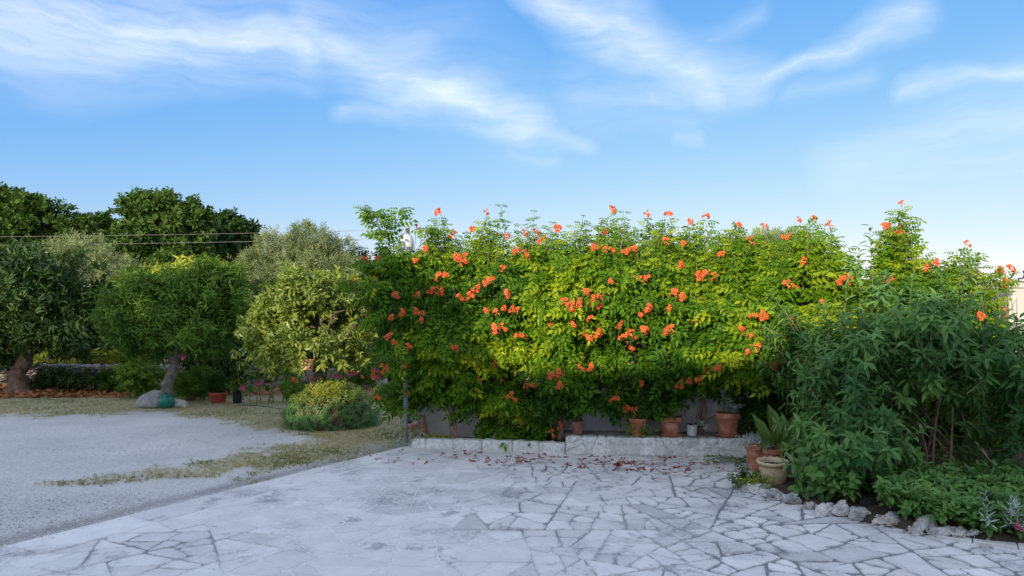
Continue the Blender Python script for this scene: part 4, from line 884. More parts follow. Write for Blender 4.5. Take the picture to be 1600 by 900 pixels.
def build_pots():
    r = np.random.default_rng(25); LZ = .222
    def on_ledge(px, dY=.17):
        X = (px-800)/F*8.6; Y = 8.47-(X-.64)*.0866+dY; return A((px-800)/F*Y, Y, LZ)
    o = empty('potted_plant', on_ledge(903, .24), 'smallest plain terracotta pot at the left end of the ledge, leaning slightly', 'potted plant', 'pots on the ledge'); o.rotation_euler = (0, R(-5), 0); pot_parts(o, .145, .155, M['terradark'], 'plain', False); plant_mesh(o, 5, .04, .1, HEART, .05, 5, M['green2'], r, .4, .13)
    o = empty('potted_plant', on_ledge(997), 'terracotta pot with a scrambling green plant spilling over its front, left of the saucered pots', 'potted plant', 'pots on the ledge'); pot_parts(o, .22, .21, M['terra'], 'classic', False)
    plant_mesh(o, 10, .09, .20, HEART, .05, 9, M['green2'], r, .6, .18, .6, .5); fo = MB(); n = 60; q = np.c_[r.uniform(-.18, .18, n), r.uniform(-.17, -.06, n), r.uniform(.0, .16, n)]; fo.scatter(HEART, q, rdir(n, r)*A(1, .5, .4)+A(0, -.3, -.3), A(0, -.7, .6)+r.normal(0, .3, (n, 3)), r.uniform(.03, .055, n), np.clip(r.normal(.6, .2, n), 0, 1)); ob('trailing_leaves', fo.mesh('trailing_leaves'), M['green2'], o, kind='stuff')
    o = empty('potted_plant', on_ledge(1048), 'banded terracotta pot on a saucer just left of the small white pot', 'potted plant', 'pots on the ledge'); pot_parts(o, .275, .235, M['terra']); plant_mesh(o, 12, .1, .22, HEART, .06, 9, M['green2'], r, .5, .2, 1, .3)
    o = empty('potted_plant', on_ledge(1081, .2), 'small white plastic pot between two terracotta pots', 'potted plant', 'pots on the ledge'); pot_parts(o, .135, .13, M['whitepot'], 'plain', False); plant_mesh(o, 7, .06, .06, HEART, .05, 6, M['darkleaf'], r, .6, .10, .5, .2)
    o = empty('potted_plant', on_ledge(1137, .2), 'largest terracotta pot on the ledge, with grey paddle-leaved succulent and saucer', 'potted plant', 'pots on the ledge'); pot_parts(o, .30, .285, M['terra']); plant_mesh(o, 9, .09, .19, PADDLE, .075, 9, M['grey'], r, .65, .24, 1.2, .0, whorl=.45)
    o = empty('climbing_succulent', on_ledge(1097, .12), 'grey-green succulent shoots wound round the twisted vine stem beside the white pot', 'plant'); fo = MB()
    for (x, y) in [(1092, 658), (1084, 668), (1102, 666)]: q = PX(x, y, 8.5)-A(*o.location); n = 9; d = rdir(n, r); d[:, 1] -= .4; fo.scatter(PADDLE, np.repeat([q], n, 0)+d*.01, d, A(0, -.5, 1)+d*.3, r.uniform(.05, .075, n), r.uniform(.4, .8, n))
    ob('leaves', fo.mesh('succulent_leaves'), M['grey'], o, kind='stuff')
    # tipped pot in the vine bed
    p = PX(662, 672, 9.22); p[2] = .075; o = empty('potted_plant', p, 'tilted red-brown terracotta pot with trailing succulents behind the shorter low wall', 'potted plant'); o.rotation_euler = (R(8), R(-24), 0); pot_parts(o, .27, .28, M['terradark'], 'classic', False)
    plant_mesh(o, 16, .15, .16, PADDLE, .05, 9, M['grey'], r, .4, .24, .5, .3); fo, st = MB(), MB()
    for k in range(22):
        x0 = r.uniform(-.17, .12); q = A((x0, -.12, .26), (x0-.05+r.normal(0, .03), -.20, .2), (x0-.06+r.normal(0, .04), -.2, .05+r.random()*.12)); st.tube(q, .003, 4); n = 7; fo.scatter(PADDLE, np.repeat([q[2]], n, 0), rdir(n, r), rdir(n, r), r.uniform(.025, .045, n), r.uniform(.2, .8, n))
    ob('trailing_leaves', fo.mesh('trailing_succulent'), M['grey'], o, kind='stuff'); ob('trailing_stem', st.mesh('trailing_stems'), M['stem'], o, kind='stuff')
    b = GR(690, 684, .07); b[1] = 9.05; b[0] = (690-800)/F*9.05; o = empty('aloe_clump', b, 'clump of upright yellow-green spiky leaves below the tilted pot', 'plant'); fo = MB()
    n = 70; q = np.c_[r.uniform(-.22, .14, n), r.normal(0, .05, n), np.zeros(n)]; fo.scatter(leaf(1, .16, .02, .3, False, .2), q, np.c_[r.normal(0, .3, n), r.normal(-.1, .2, n), np.ones(n)], A(0, -1, .2)+r.normal(0, .3, (n, 3)), r.uniform(.06, .14, n), r.uniform(.2, .8, n)); ob('leaves', fo.mesh('aloe_leaves'), M['lime'], o, kind='stuff')
    # pots at the left end of the bed
    p = GR(1190, 738); o = empty('potted_plant', p+A(0, .12, 0), 'tall red terracotta pot with a cushion of silver leaves, standing on the paving', 'potted plant'); pot_parts(o, .275, .30, M['terra'], 'classic', False)
    plant_mesh(o, 70, .15, .10, leaf(1, .14, .05, .1, False), .07, 12, M['grey'], r, .5, .26, .9, 0, whorl=.1, stem=False)
    p = GR(1219, 745, .0); o = empty('potted_plant', p+A(.02, .22, .04), 'terracotta pot of broad upright leaves behind the cream pot', 'potted plant'); pot_parts(o, .27, .22, M['terra'], 'classic', False); fo = MB()
    for (dx, dz, ax, l_) in [(-.06, .2, (-.35, -.1, 1), .42), (.02, .2, (-.1, -.3, 1), .45), (.06, .2, (.35, -.2, 1), .40), (.03, .2, (.1, -.6, .9), .34), (-.02, .22, (-.6, -.5, .7), .30), (.08, .22, (.7, -.4, .6), .32), (.0, .2, (.2, -.7, .25), .3), (.1, .2, (.5, -.6, .1), .28), (-.05, .2, (-.5, -.6, .3), .26), (.02, .25, (0, .3, 1), .48), (.04, .2, (.3, -.7, .6), .33)]:
        fo.scatter(leaf(1, .36, .25, .3, True, .5), [A(dx, 0, dz)], [A(*ax)], [A(-ax[0]*.3, -.9, .35)], [l_], [r.uniform(.3, .8)])
    ob('leaves', fo.mesh('broad_leaves'), M['bigleaf'], o)
    p = GR(1217, 768); o = empty('clay_pot', p+A(0, .14, 0), 'empty cream clay pot with a scalloped rim beside the rocks', 'pot'); pot_parts(o, .30, .27, M['cream'], 'wavy', False); o.rotation_euler = (R(3), R(-2), 0)
build_pots()

# ------------------------------------------------------------------ lamp post, gate pier and what stands behind the hedge on the right
def build_lamp():
    p = A((634-800)/F*9.12, 9.12, -.03); o = empty('lamp_post', p, 'grey garden lamp post with a white globe, rising through the left end of the vine', 'lamp post')
    b = MB(); b.lathe([(.033, 0), (.033, .05), (.031, .06), (.031, 2.46), (.045, 2.47), (.045, 2.53), (.03, 2.54)], 14); ob('post', b.mesh('lamp_pole', True), M['grey_metal'], o)
    b = MB(); a = np.linspace(0, math.pi/2, 8); b.lathe([(.05, 2.525), (.09, 2.54), (.102, 2.60)]+[(.102*math.cos(t), 2.66+.125*math.sin(t)) for t in a[:-1]]+[(.001, 2.786)], 24); ob('globe', b.mesh('lamp_globe', True), M['white'], o)
    b = MB(); b.lathe([(.001, 0), (.06, 0), (.06, .012), (.034, .014)], 14); ob('base_plate', b.mesh('base_plate'), M['grey_metal'], o)
build_lamp()
def build_right_side():
    x0 = (1574-800)/F*8.7; o = empty('gate_pier', (x0, 8.7, 0), 'white plastered gate pier with ironwork on top, at the right edge behind the vine', 'pier')
    b = MB(); b.box((0, 0, -.1), (.75, .6, 2.02)); ob('shaft', b.mesh('shaft'), M['plaster'], o)
    b = MB(); b.box((-.03, -.03, 2.023), (.78, .63, 2.085)); ob('cap', b.mesh('cap'), M['plaster'], o)
    b = MB()
    for k in range(4): t = np.linspace(0, 5.2, 14); b.tube(np.c_[.13+.12*(k-1.0)+.05*np.cos(t+k)*np.exp(-t*.1), np.full(14, .1), 2.09+.025*t+.02*np.sin(t*1.5)], .010, 6)
    b.tube([(0.0, .1, 2.10), (.7, .1, 2.10)], .010, 6); ob('ironwork', b.mesh('ironwork', True), M['iron'], o)
    for z in (1.35, 1.85): b = MB(); b.tube([(-.05, .1, z-.12), (-.05, .1, z), (.0, .1, z)], .014, 6); ob('hinge', b.mesh('hinge', True), M['iron'], o)
    # old stone shed with a beam, far behind
    Y = 15.; X0 = (1497-800)/F*Y; X1 = (1700-800)/F*Y; z1 = CAMH-(463-HOR)/F*Y; z0 = CAMH-(480-HOR)/F*Y; o = empty('garden_shed', (X0, Y, 0), 'low stone garden shed with a brown wooden beam, seen over the vine at right', 'shed')
    b = MB(); b.box((0, .1, -.1), (X1-X0, 3, z0-.02)); ob('wall', b.mesh('shed_wall'), M['render'], o)
    b = MB(); b.box((.38, -.12, z0+.02), (X1-X0+.1, .2, z1)); ob('beam', b.mesh('shed_beam'), M['wood'], o)
    b = MB(); b.box((-.05, -.03, z0-.20), (.24, .3, z0)); ob('corner_stone', b.mesh('corner_stone'), M['drystone'], o)
    b = MB(); b.box((.3, .097, z0-.28), (1.3, .12, z0-.12)); ob('opening', b.mesh('opening'), M['iron'], o)
    b = MB(); b.add(A((-.1, -.2, z1+.003), (X1-X0+.2, -.2, z1+.003), (X1-X0+.2, 3.2, z1+.35), (-.1, 3.2, z1+.35), (-.1, -.2, z1+.06), (X1-X0+.2, -.2, z1+.06), (X1-X0+.2, 3.2, z1+.42), (-.1, 3.2, z1+.42)), None, [(4, 5, 6, 7), (0, 1, 5, 4), (1, 2, 6, 5), (2, 3, 7, 6), (3, 0, 4, 7), (0, 3, 2, 1)]); 
    r = np.random.default_rng(33)
    c = PX(1503, 434, 10.6); o = empty('bronze_shrub', (c[0], c[1], 0), 'purplish bronze leaved shrub poking up behind the vine near the gate pier', 'shrub'); fo, st = MB(), MB()
    n = 130; p = A(0, 0, c[2])+r.normal(0, 1, (n, 3))*A(.13, .1, .055); shoots_mesh(fo, None, p, r.normal(0, 1, (n, 3))+A(0, -.4, .8), .10, 8, leaf(1, .5, .2, .2, False), .07, r, r.random(n), .1, .3); st.tube([(0, 0, -.03), (.03, 0, 1.2), (0, 0, c[2])], [.03, .02, .01], 6)
    ob('crown', fo.mesh('bronze_crown'), M['bronze'], o, kind='stuff'); ob('trunk', st.mesh('bronze_trunk'), M['bark'], o)
build_right_side()

# ------------------------------------------------------------------ trees
def tuft(nl, tm, spread, r, ls=(.7, 1.1), along=1.):
    """a twig end with leaves, unit length"""
    it = []
    for k in range(nl):
        t = along*(.1+.9*k/nl); a = k*2.4+r.uniform(0, 1); d = nrm(A(math.cos(a)*spread, .55, math.sin(a)*spread-.15)); it.append((tm, (0, t, 0), d, nrm(A(0, .4, 1)+r.normal(0, .3, 3)), r.uniform(*ls), r.normal(0, .06)))
    return compound(it)
_r = np.random.default_rng(44)
TUFT = {'olive': [tuft(12, flat_leaf(.2, .05), .75, _r, (.34, .5)) for _ in range(3)], 'oak': [tuft(8, flat_leaf(.55, .12), .95, _r, (.45, .7), .8) for _ in range(3)],
        'long': [tuft(8, leaf(1, .3, .3, .15, False, .5), .8, _r, (.75, 1.05), .6) for _ in range(3)], 'droop': [tuft(9, leaf(1, .26, .45, .15, False, .45), .9, _r, (.55, .8), .9) for _ in range(3)],
        'fruit': [tuft(8, leaf(1, .48, .25, .2, True, .5), .8, _r, (.5, .7), .9) for _ in range(3)], 'small': [tuft(9, leaf(1, .55, .15, .15, False), .9, _r, (.32, .5), .9) for _ in range(3)]}
def crown_mesh(blobs, n, kind, size, r, off, name, clumps=15, cmul=.9, up=.35, droop=0., shell=.5, gap=.36, gscale=1.4, tone0=.45, tv=.9, seed=0):
    w = np.array([b[1][0]*b[1][2] for b in blobs]); cnt = (n*w/w.sum()).astype(int); P, D = [], []
    for (c, R_), k in zip(blobs, cnt):                                # every lobe is a bunch of leaf clumps of uneven size
        c, R_ = A(*c), A(*R_); nc = max(5, int(clumps*(.6+.8*r.random()))); cd = rdir(nc, r); cc = c+cd*R_*(r.uniform(.40, 1.08, nc)*(1+.3*(fbm(cd*2+c, seed, 2)-.5)))[:, None]
        rc = np.linalg.norm((cc-c)/R_, axis=1); cr = cmul*r.uniform(.20, .46, nc)*np.clip(1.5-.75*rc, .5, 1); wi = r.choice(nc, k, p=cr**2/np.sum(cr**2)); d = rdir(k, r); core = r.random(k) < .14
        p = cc[wi]+d*R_*(cr[wi]*(shell+(1-shell)*r.random(k)**.55))[:, None]; p = np.where(core[:, None], c+d*R_*(.75*r.random(k)**.4)[:, None], p); stray = r.random(k) < .07; p = np.where(stray[:, None], c+d*R_*r.uniform(.95, 1.28, k)[:, None], p); P.append(p); D.append(nrm(d*.7+nrm((p-c)/R_)*.6))
    P, D = np.concatenate(P), np.concatenate(D); keep = fbm(P*gscale/max(size*4, .35), 60+seed, 2) > gap; P, D = P[keep], D[keep]; k = len(P)
    ax = nrm(D*.75+A(0, 0, up)+r.normal(0, .5, (k, 3))-A(0, 0, droop)); nn = nrm(D*.5+A(0, 0, .8)+r.normal(0, .4, (k, 3)))
    tn = np.clip(tone0+tv*(fbm(P*.9/max(size*3, .3), 80+seed, 3)-.5)+r.normal(0, .1, k), 0, 1); mb = MB(); wh = r.integers(0, 3, k)
    for q in range(3): s_ = wh == q; mb.scatter(TUFT[kind][q], P[s_]+off, ax[s_], nn[s_], size*r.uniform(.75, 1.25, s_.sum()), tn[s_])
    return mb.mesh(name)
def trunk_mesh(base, pts, rad, blobs, off, r, flare=1.5, nb=2, minr=.015):
    mb = MB(); pts = np.array(pts, float); t = np.linspace(0, len(pts)-1, 4*len(pts)); pp = np.stack([np.interp(t, range(len(pts)), pts[:, k]) for k in range(3)], -1)
    pp[1:-1] += r.normal(0, rad*.08, (len(pp)-2, 3))*A(1, 1, .2); f = np.linspace(0, 1, len(pp)); rr = rad*(1-.35*f)*(1+(flare-1)*np.exp(-f*7)); mb.tube(pp+off, rr, 12, wob=.5)
    tip = pp[-1]
    for c, R_ in blobs:
        c = A(*c)
        for k in range(nb):
            e = c+rdir(1, r)[0]*A(*R_)*.55; s0 = pp[int(len(pp)*r.uniform(.7, .99))]; m_ = (s0+e)/2+A(r.normal(0, .08), r.normal(0, .08), .06)*np.linalg.norm(e-s0)
            ts = np.linspace(0, 1, 6)[:, None]; mb.tube((1-ts)**2*s0+2*ts*(1-ts)*m_+ts**2*e+off, np.linspace(max(rad*.42, minr), minr, 6), 6, wob=.3)
            for j in range(2): e2 = e+rdir(1, r)[0]*A(*R_)*.4; mb.tube(np.array([e, (e+e2)/2+r.normal(0, .03, 3), e2])+off, [minr, minr*.7, minr*.35], 4)
    return mb.mesh('trunk', True)
def tree(name, label, base, trunk, rad, blobs, n, kind, size, mat, bark, seed, group=None, cat='tree', **kw):
    r = np.random.default_rng(seed); base = A(*base); o = empty(name, base, label, cat, group)
    ob('trunk', trunk_mesh(base, trunk, rad, blobs, -base, r, nb=kw.pop('nb', 2), flare=kw.pop('flare', 1.5)), bark, o)
    ob('crown', crown_mesh(blobs, n, kind, size, r, -base, 'crown', seed=seed % 50, **kw), mat, o, kind='stuff'); return o
def B(px, py, Y, rx, rz, ry=None):
    """a crown lobe from its middle pixel, distance and half-width / half-height in pixels"""
    c = PX(px, py, Y); return (tuple(c), (rx*Y/F, (ry or rx)*Y/F, rz*Y/F))
def G0(px, Y): return ((px-800)/F*Y, Y, GZ)
def build_trees():
    # loquat-like dark tree at the left
    Y = 16.0; b = G0(30, Y)
    tree('loquat_tree', 'dark tree with long glossy leaves and flared trunk at the far left', b, [b, PX(32, 580, Y), PX(48, 545, Y)], .19, [B(65, 470, Y, 85, 65), B(0, 480, Y, 70, 70), B(120, 490, Y+.3, 48, 55), B(50, 425, Y, 75, 28), B(105, 520, Y-.3, 60, 36), B(5, 520, Y-.3, 55, 34), B(-50, 500, Y, 60, 70)], 4200, 'long', .24, M['darkleaf'], M['redbark'], 301, up=.4, droop=.1, gap=.33, flare=1.9)
    # second tree: leaning trunk, drooping leaves
    Y = 13.4; b = G0(252, Y)
    tree('walnut_tree', 'green tree with drooping leaves on a leaning grey trunk, boulder at its foot', b, [b, PX(262, 600, Y), PX(272, 570, Y), PX(276, 540, Y)], .105, [B(235, 498, Y, 64, 52), B(318, 496, Y, 56, 54), B(258, 452, Y, 50, 34), B(305, 446, Y, 46, 30), B(192, 490, Y, 36, 42), B(340, 455, Y+.4, 38, 36), B(210, 528, Y, 42, 24), B(335, 528, Y, 42, 26), B(285, 510, Y-.3, 52, 28)], 3600, 'droop', .21, M['green2'], M['greybark'], 302, up=.1, droop=.35, gap=.40, tone0=.45)
    # yellow young leaves behind its top
    # persimmon with the basket
    Y = 11.4; b = G0(500, Y)
    tree('persimmon_tree', 'small sunlit fruit tree with forked trunk rising from the round flower bed', b, [b, PX(498, 600, Y), PX(500, 575, Y)], .13, [B(470, 500, Y, 62, 52), B(525, 490, Y, 50, 55), B(450, 545, Y-.3, 55, 38), B(495, 452, Y, 58, 36), B(420, 510, Y, 34, 50), B(455, 470, Y, 40, 36), B(555, 520, Y, 32, 45), B(510, 530, Y-.4, 48, 32)], 2300, 'fruit', .18, M['fruit'], M['bark'], 303, up=.2, droop=.25, gap=.38, nb=3, tone0=.6)
    # olives
    Y = 17.5; b = G0(470, Y)
    tree('olive_tree', 'sunlit grey-green olive tree behind the persimmon tree', b, [b, PX(468, 590, Y), PX(465, 530, Y)], .2, [B(470, 430, Y, 62, 50), B(420, 440, Y, 45, 48), B(525, 430, Y, 42, 42), B(488, 390, Y, 42, 32), B(440, 400, Y, 40, 30), B(470, 480, Y, 75, 45), B(560, 450, Y+.4, 32, 40)], 6500, 'olive', .22, M['olive'], M['greybark'], 304, 'olive trees', up=.5, gap=.34)
    Y = 25.; b = G0(140, Y)
    tree('olive_tree', 'pale silvery olive tree rising behind the dark loquat', b, [b, PX(140, 560, Y), PX(138, 480, Y)], .25, [B(130, 415, Y, 55, 38), B(80, 420, Y, 45, 30), B(185, 420, Y, 38, 34), B(130, 385, Y, 30, 16), B(30, 425, Y, 42, 26), B(140, 450, Y, 90, 40)], 4600, 'olive', .28, M['olive'], M['greybark'], 305, 'olive trees', up=.6, gap=.35, tone0=.55)
    Y = 25.; b = G0(0, Y)
    tree('olive_tree', 'silvery olive crown at the left edge above the loquat', b, [b, PX(0, 560, Y), PX(-5, 480, Y)], .25, [B(0, 420, Y, 45, 28), B(-45, 420, Y, 45, 34), B(-20, 460, Y, 60, 40)], 2000, 'olive', .28, M['olive'], M['greybark'], 306, 'olive trees', up=.6, gap=.35, tone0=.55)
    Y = 15.; b = G0(1205, Y)
    tree('olive_tree', 'olive tree whose grey crown peeps over the right half of the trumpet vine', b, [b, PX(1205, 560, Y), PX(1203, 470, Y)], .2, [B(1205, 420, Y, 52, 42), B(1235, 405, Y, 34, 34), B(1175, 415, Y, 34, 34), B(1210, 392, Y, 32, 22)], 2600, 'olive', .22, M['olive'], M['greybark'], 307, 'olive trees', up=.5, gap=.33, tone0=.55)
    # evergreen shade trees between olive and vine
    Y = 18.5; b = G0(575, Y)
    tree('bay_tree', 'dark evergreen tree between the olive and the left end of the vine', b, [b, PX(575, 560, Y), PX(572, 500, Y)], .14, [B(570, 455, Y, 42, 55), B(600, 470, Y, 40, 60), B(560, 510, Y, 45, 50), B(610, 430, Y, 30, 34)], 2300, 'small', .22, M['darkleaf'], M['bark'], 308, up=.4, gap=.32, tone0=.3)
    # oaks at the back
    def oak(lab, px, Y, blobs, n, seed, tone0=.45, size=.40):
        b = G0(px, Y); tree('oak_tree', lab, b, [b, PX(px, 540, Y), PX(px, 460, Y)], .35, blobs, int(n*2.3), 'oak', size, M['oak'], M['bark'], seed, 'oaks along the back', up=.35, gap=.36, tone0=tone0, gscale=2.0, clumps=30, cmul=.72)
    Y = 36.
    oak('broad oak at the left edge of the picture, behind the olives', 40, Y, [B(35, 350, Y, 60, 40), B(85, 360, Y, 42, 34), B(-20, 350, Y, 60, 45), B(20, 322, Y, 46, 20), B(60, 390, Y, 70, 40), B(108, 375, Y, 24, 28)], 2900, 310, .55)
    Y = 38.
    oak('small dark oak in the gap between the two larger oaks', 155, Y, [B(155, 375, Y, 28, 34), B(140, 362, Y, 16, 20), B(172, 360, Y, 16, 22), B(160, 410, Y, 50, 35)], 900, 311, .35)
    Y = 34.
    oak('tall rounded oak, highest of the trees at the back', 250, Y, [B(250, 370, Y, 58, 55), B(225, 345, Y, 36, 34), B(275, 345, Y, 40, 32), B(248, 325, Y, 36, 17), B(250, 415, Y, 62, 50), B(205, 385, Y, 24, 34), B(305, 360, Y, 22, 38)], 3000, 312, .5)
    Y = 40.
    oak('dark shaded oak right of the tallest oak, under the power lines', 352, Y, [B(345, 385, Y, 42, 44), B(370, 370, Y, 28, 32), B(325, 365, Y, 24, 30), B(390, 395, Y, 20, 30), B(350, 425, Y, 60, 40)], 2200, 313, .12)
    Y = 55.
    oak('distant dark trees filling the gap low behind the walnut', 420, Y, [B(420, 450, Y, 60, 40), B(350, 460, Y, 80, 40), B(500, 465, Y, 60, 38), B(580, 470, Y, 60, 38), B(250, 470, Y, 80, 40), B(120, 470, Y, 90, 40), B(0, 470, Y, 80, 40)], 2400, 314, .3, .9)
    # trees behind the viewer, left of the house: their shadow lies over the gravel and the garden
    for i, (x, y, z, rr, lab) in enumerate([(-13.9, -5.5, 5.2, 2.1, 'leafy tree beside the house corner behind the viewer'), (-17.3, -5.5, 5.6, 2.3, 'taller leafy tree further left behind the viewer'), (-21.6, -6, 5.2, 2.5, 'leftmost leafy tree behind the viewer')]):
        tree('shade_tree', lab, (x, y, GZ), [(x, y, GZ), (x+.1, y, 2.0), (x, y, z-1)], .22, [((x, y, z), (rr, 2, rr*.85)), ((x-.8, y, z-1.6), (rr*.9, 2, 1.5)), ((x+.7, y, z-1.8), (rr*.8, 2, 1.5)), ((x, y, z-2.9), (rr*.8, 1.8, 1.3))], 1500, 'oak', .6, M['oak'], M['bark'], 320+i, 'trees behind the viewer', gap=.34 if i < 2 else .42)
build_trees()

# ------------------------------------------------------------------ shrubs and flowers under the trees
def bush(name, label, px, Y, blobs, n, kind, size, mat, seed, cat='shrub', group=None, **kw):
    r = np.random.default_rng(seed); b = A(*G0(px, Y)); o = empty(name, b, label, cat, group); st = MB()
    for c, R_ in blobs:
        for k in range(4): e = A(*c)+rdir(1, r)[0]*A(*R_)*.5; st.tube(np.array([b+r.normal(0, .05, 3)*A(1, 1, 0), (b+e)/2+r.normal(0, .04, 3), e])-b, [.014, .01, .005], 5)
    ob('stem', st.mesh('bush_stems'), M['bark'], o, kind='stuff'); ob('foliage', crown_mesh(blobs, n, kind, size, r, -b, 'bush_foliage', seed=seed % 40, **kw), mat, o, kind='stuff'); return o
def build_shrubs():
    Y = 16.4; bush('low_shrub', 'dark low shrub in front of the dry stone wall beside the loquat trunk', 100, Y, [B(100, 597, Y, 38, 18), B(80, 600, Y, 22, 14), B(128, 600, Y, 22, 13)], 380, 'small', .2, M['darkleaf'], 401, tone0=.2)
    Y = 15.2; bush('low_shrub', 'bright green bushy shrub left of the leaning trunk', 222, Y, [B(224, 588, Y, 28, 22), B(212, 602, Y, 24, 16), B(240, 600, Y, 18, 18)], 420, 'small', .2, M['green2'], 402, tone0=.8)
    Y = 16.2; bush('low_shrub', 'small mid green shrub between the dark shrub and the bright one', 180, Y, [B(182, 592, Y, 22, 20), B(166, 602, Y, 16, 12)], 240, 'small', .2, M['green2'], 403, tone0=.3)
    Y = 14.6; bush('low_shrub', 'feathery grey-green plants right of the leaning trunk', 298, Y, [B(300, 606, Y, 24, 18), B(318, 604, Y, 14, 18), B(282, 608, Y, 12, 16)], 380, 'olive', .22, M['green2'], 404, tone0=.5, up=1.2)
    Y = 15.8; bush('low_shrub', 'dark bluish shrub with pink flowers behind the red tub', 325, Y, [B(320, 570, Y, 40, 34), B(365, 575, Y, 28, 30), B(292, 575, Y, 22, 30)], 750, 'small', .22, M['darkleaf'], 405, tone0=.35)
    Y = 19.; bush('sunlit_bush', 'yellow-green sunlit bush above the dry stone wall, left part', 75, Y, [B(75, 562, Y, 24, 14), B(58, 556, Y, 14, 16)], 260, 'small', .24, M['lime'], 406, tone0=.5)
    bush('sunlit_bush', 'yellow-green sunlit bush above the dry stone wall, middle part', 120, 19.2, [B(122, 566, 19.2, 30, 9), B(140, 560, 19.2, 20, 12)], 240, 'small', .24, M['lime'], 407, tone0=.45)
    bush('sunlit_bush', 'largest yellow-green sunlit bush above the wall near the leaning trunk', 175, 19.4, [B(170, 556, 19.4, 30, 20), B(195, 560, 19.4, 22, 16)], 380, 'small', .24, M['lime'], 408, tone0=.6)
    bush('sunlit_bush', 'yellow-leaved bush catching light behind the walnut crown', 310, 15.6, [B(312, 436, 15.6, 46, 18), B(345, 440, 15.6, 30, 14), B(258, 438, 15.6, 30, 12)], 420, 'droop', .24, M['lime'], 409, tone0=.65)
    Y = 14.; r = np.random.default_rng(410); b = A(*G0(425, Y)); o = empty('hollyhocks', b, 'tall hollyhocks with large leaves and bare lower stems left of the flower bed', 'hollyhocks'); fo, st, fl = MB(), MB(), MB()
    for k, x in enumerate([383, 394, 404, 414, 421, 430, 440, 452, 462, 390, 446]):
        p0 = A(*G0(x+r.normal(0, 4), Y+r.normal(0, .25))); h = r.uniform(.75, 1.2); tp = p0+A(r.normal(0, .14), r.normal(0, .1), h); st.tube(np.array([p0, (p0+tp)/2+r.normal(0, .03, 3), tp])-b, [.011, .009, .005], 5)
        n = 20; t = r.uniform(.3, 1, n); q = p0+(tp-p0)*t[:, None]; d = rdir(n, r)*A(1, 1, .4); fo.scatter(leaf(1, .9, .2, .15, True, .5), q+d*.04-b, d, A(0, -.4, 1)+r.normal(0, .3, (n, 3)), r.uniform(.09, .19, n), np.clip(r.normal(.45, .2, n), 0, 1))
    ob('leaves', fo.mesh('hollyhock_leaves'), M['green2'], o, kind='stuff'); ob('stem', st.mesh('hollyhock_stems'), M['stem'], o, kind='stuff')
    def blossom(parent, base, px, py, Y, s_=.06, mat=None):
        f = MB(); n = 7; a = np.arange(n)*2*math.pi/n; d = np.c_[np.cos(a), np.full(n, -.35), np.sin(a)]; f.scatter(leaf(1, .9, -.1, .1, True, .6), np.zeros((n, 3)), d, np.tile(A(0, -1, .1), (n, 1)), s_, np.full(n, .4)); q = ob('blossom', f.mesh('blossom'), mat or M['pink'], parent); q.location = PX(px, py, Y)-base
    for (x, y) in [(405, 598), (467, 582), (380, 606)]: blossom(o, b, x, y, 13.7)
    o = bpy.data.objects['low_shrub.004']; b = A(*o.location)
    for (x, y) in [(349, 551), (372, 553), (293, 553), (287, 556)]: blossom(o, b, x, y, 15.2, .075)
    # flowering plants lit behind the mound
    Y = 13.4; o = bush('pink_flower_bush', 'small bush with sunlit pink and orange flowers behind the round flower bed', 562, Y, [B(560, 586, Y, 40, 14), B(585, 575, Y, 22, 14)], 300, 'small', .18, M['green2'], 411, tone0=.5); b = A(*G0(562, Y)); r = np.random.default_rng(9)
    for k in range(16): blossom(o, b, r.uniform(525, 600), r.uniform(574, 590), Y-.45, r.uniform(.035, .06), M['flower'] if k % 2 else M['pink'])
    Y = 12.6; o = bush('orange_flower_plant', 'single orange-flowered plant left of the persimmon trunk', 463, Y, [B(466, 610, Y, 18, 16)], 90, 'small', .16, M['green2'], 412, tone0=.6); 
    for (x, y) in [(458, 592), (463, 595), (486, 592)]: blossom(o, A(*G0(463, Y)), x, y, Y-.25, .05, M['flower'])
    bush('back_hedge', 'dark hedge closing the garden behind persimmon and hollyhocks', 440, 20., [B(430, 560, 20., 90, 45), B(340, 560, 20., 70, 40), B(540, 560, 20., 80, 45), B(620, 560, 20., 60, 45), B(250, 565, 20.5, 60, 30)], 2200, 'small', .34, M['darkleaf'], 413, 'hedge', tone0=.3)
build_shrubs()

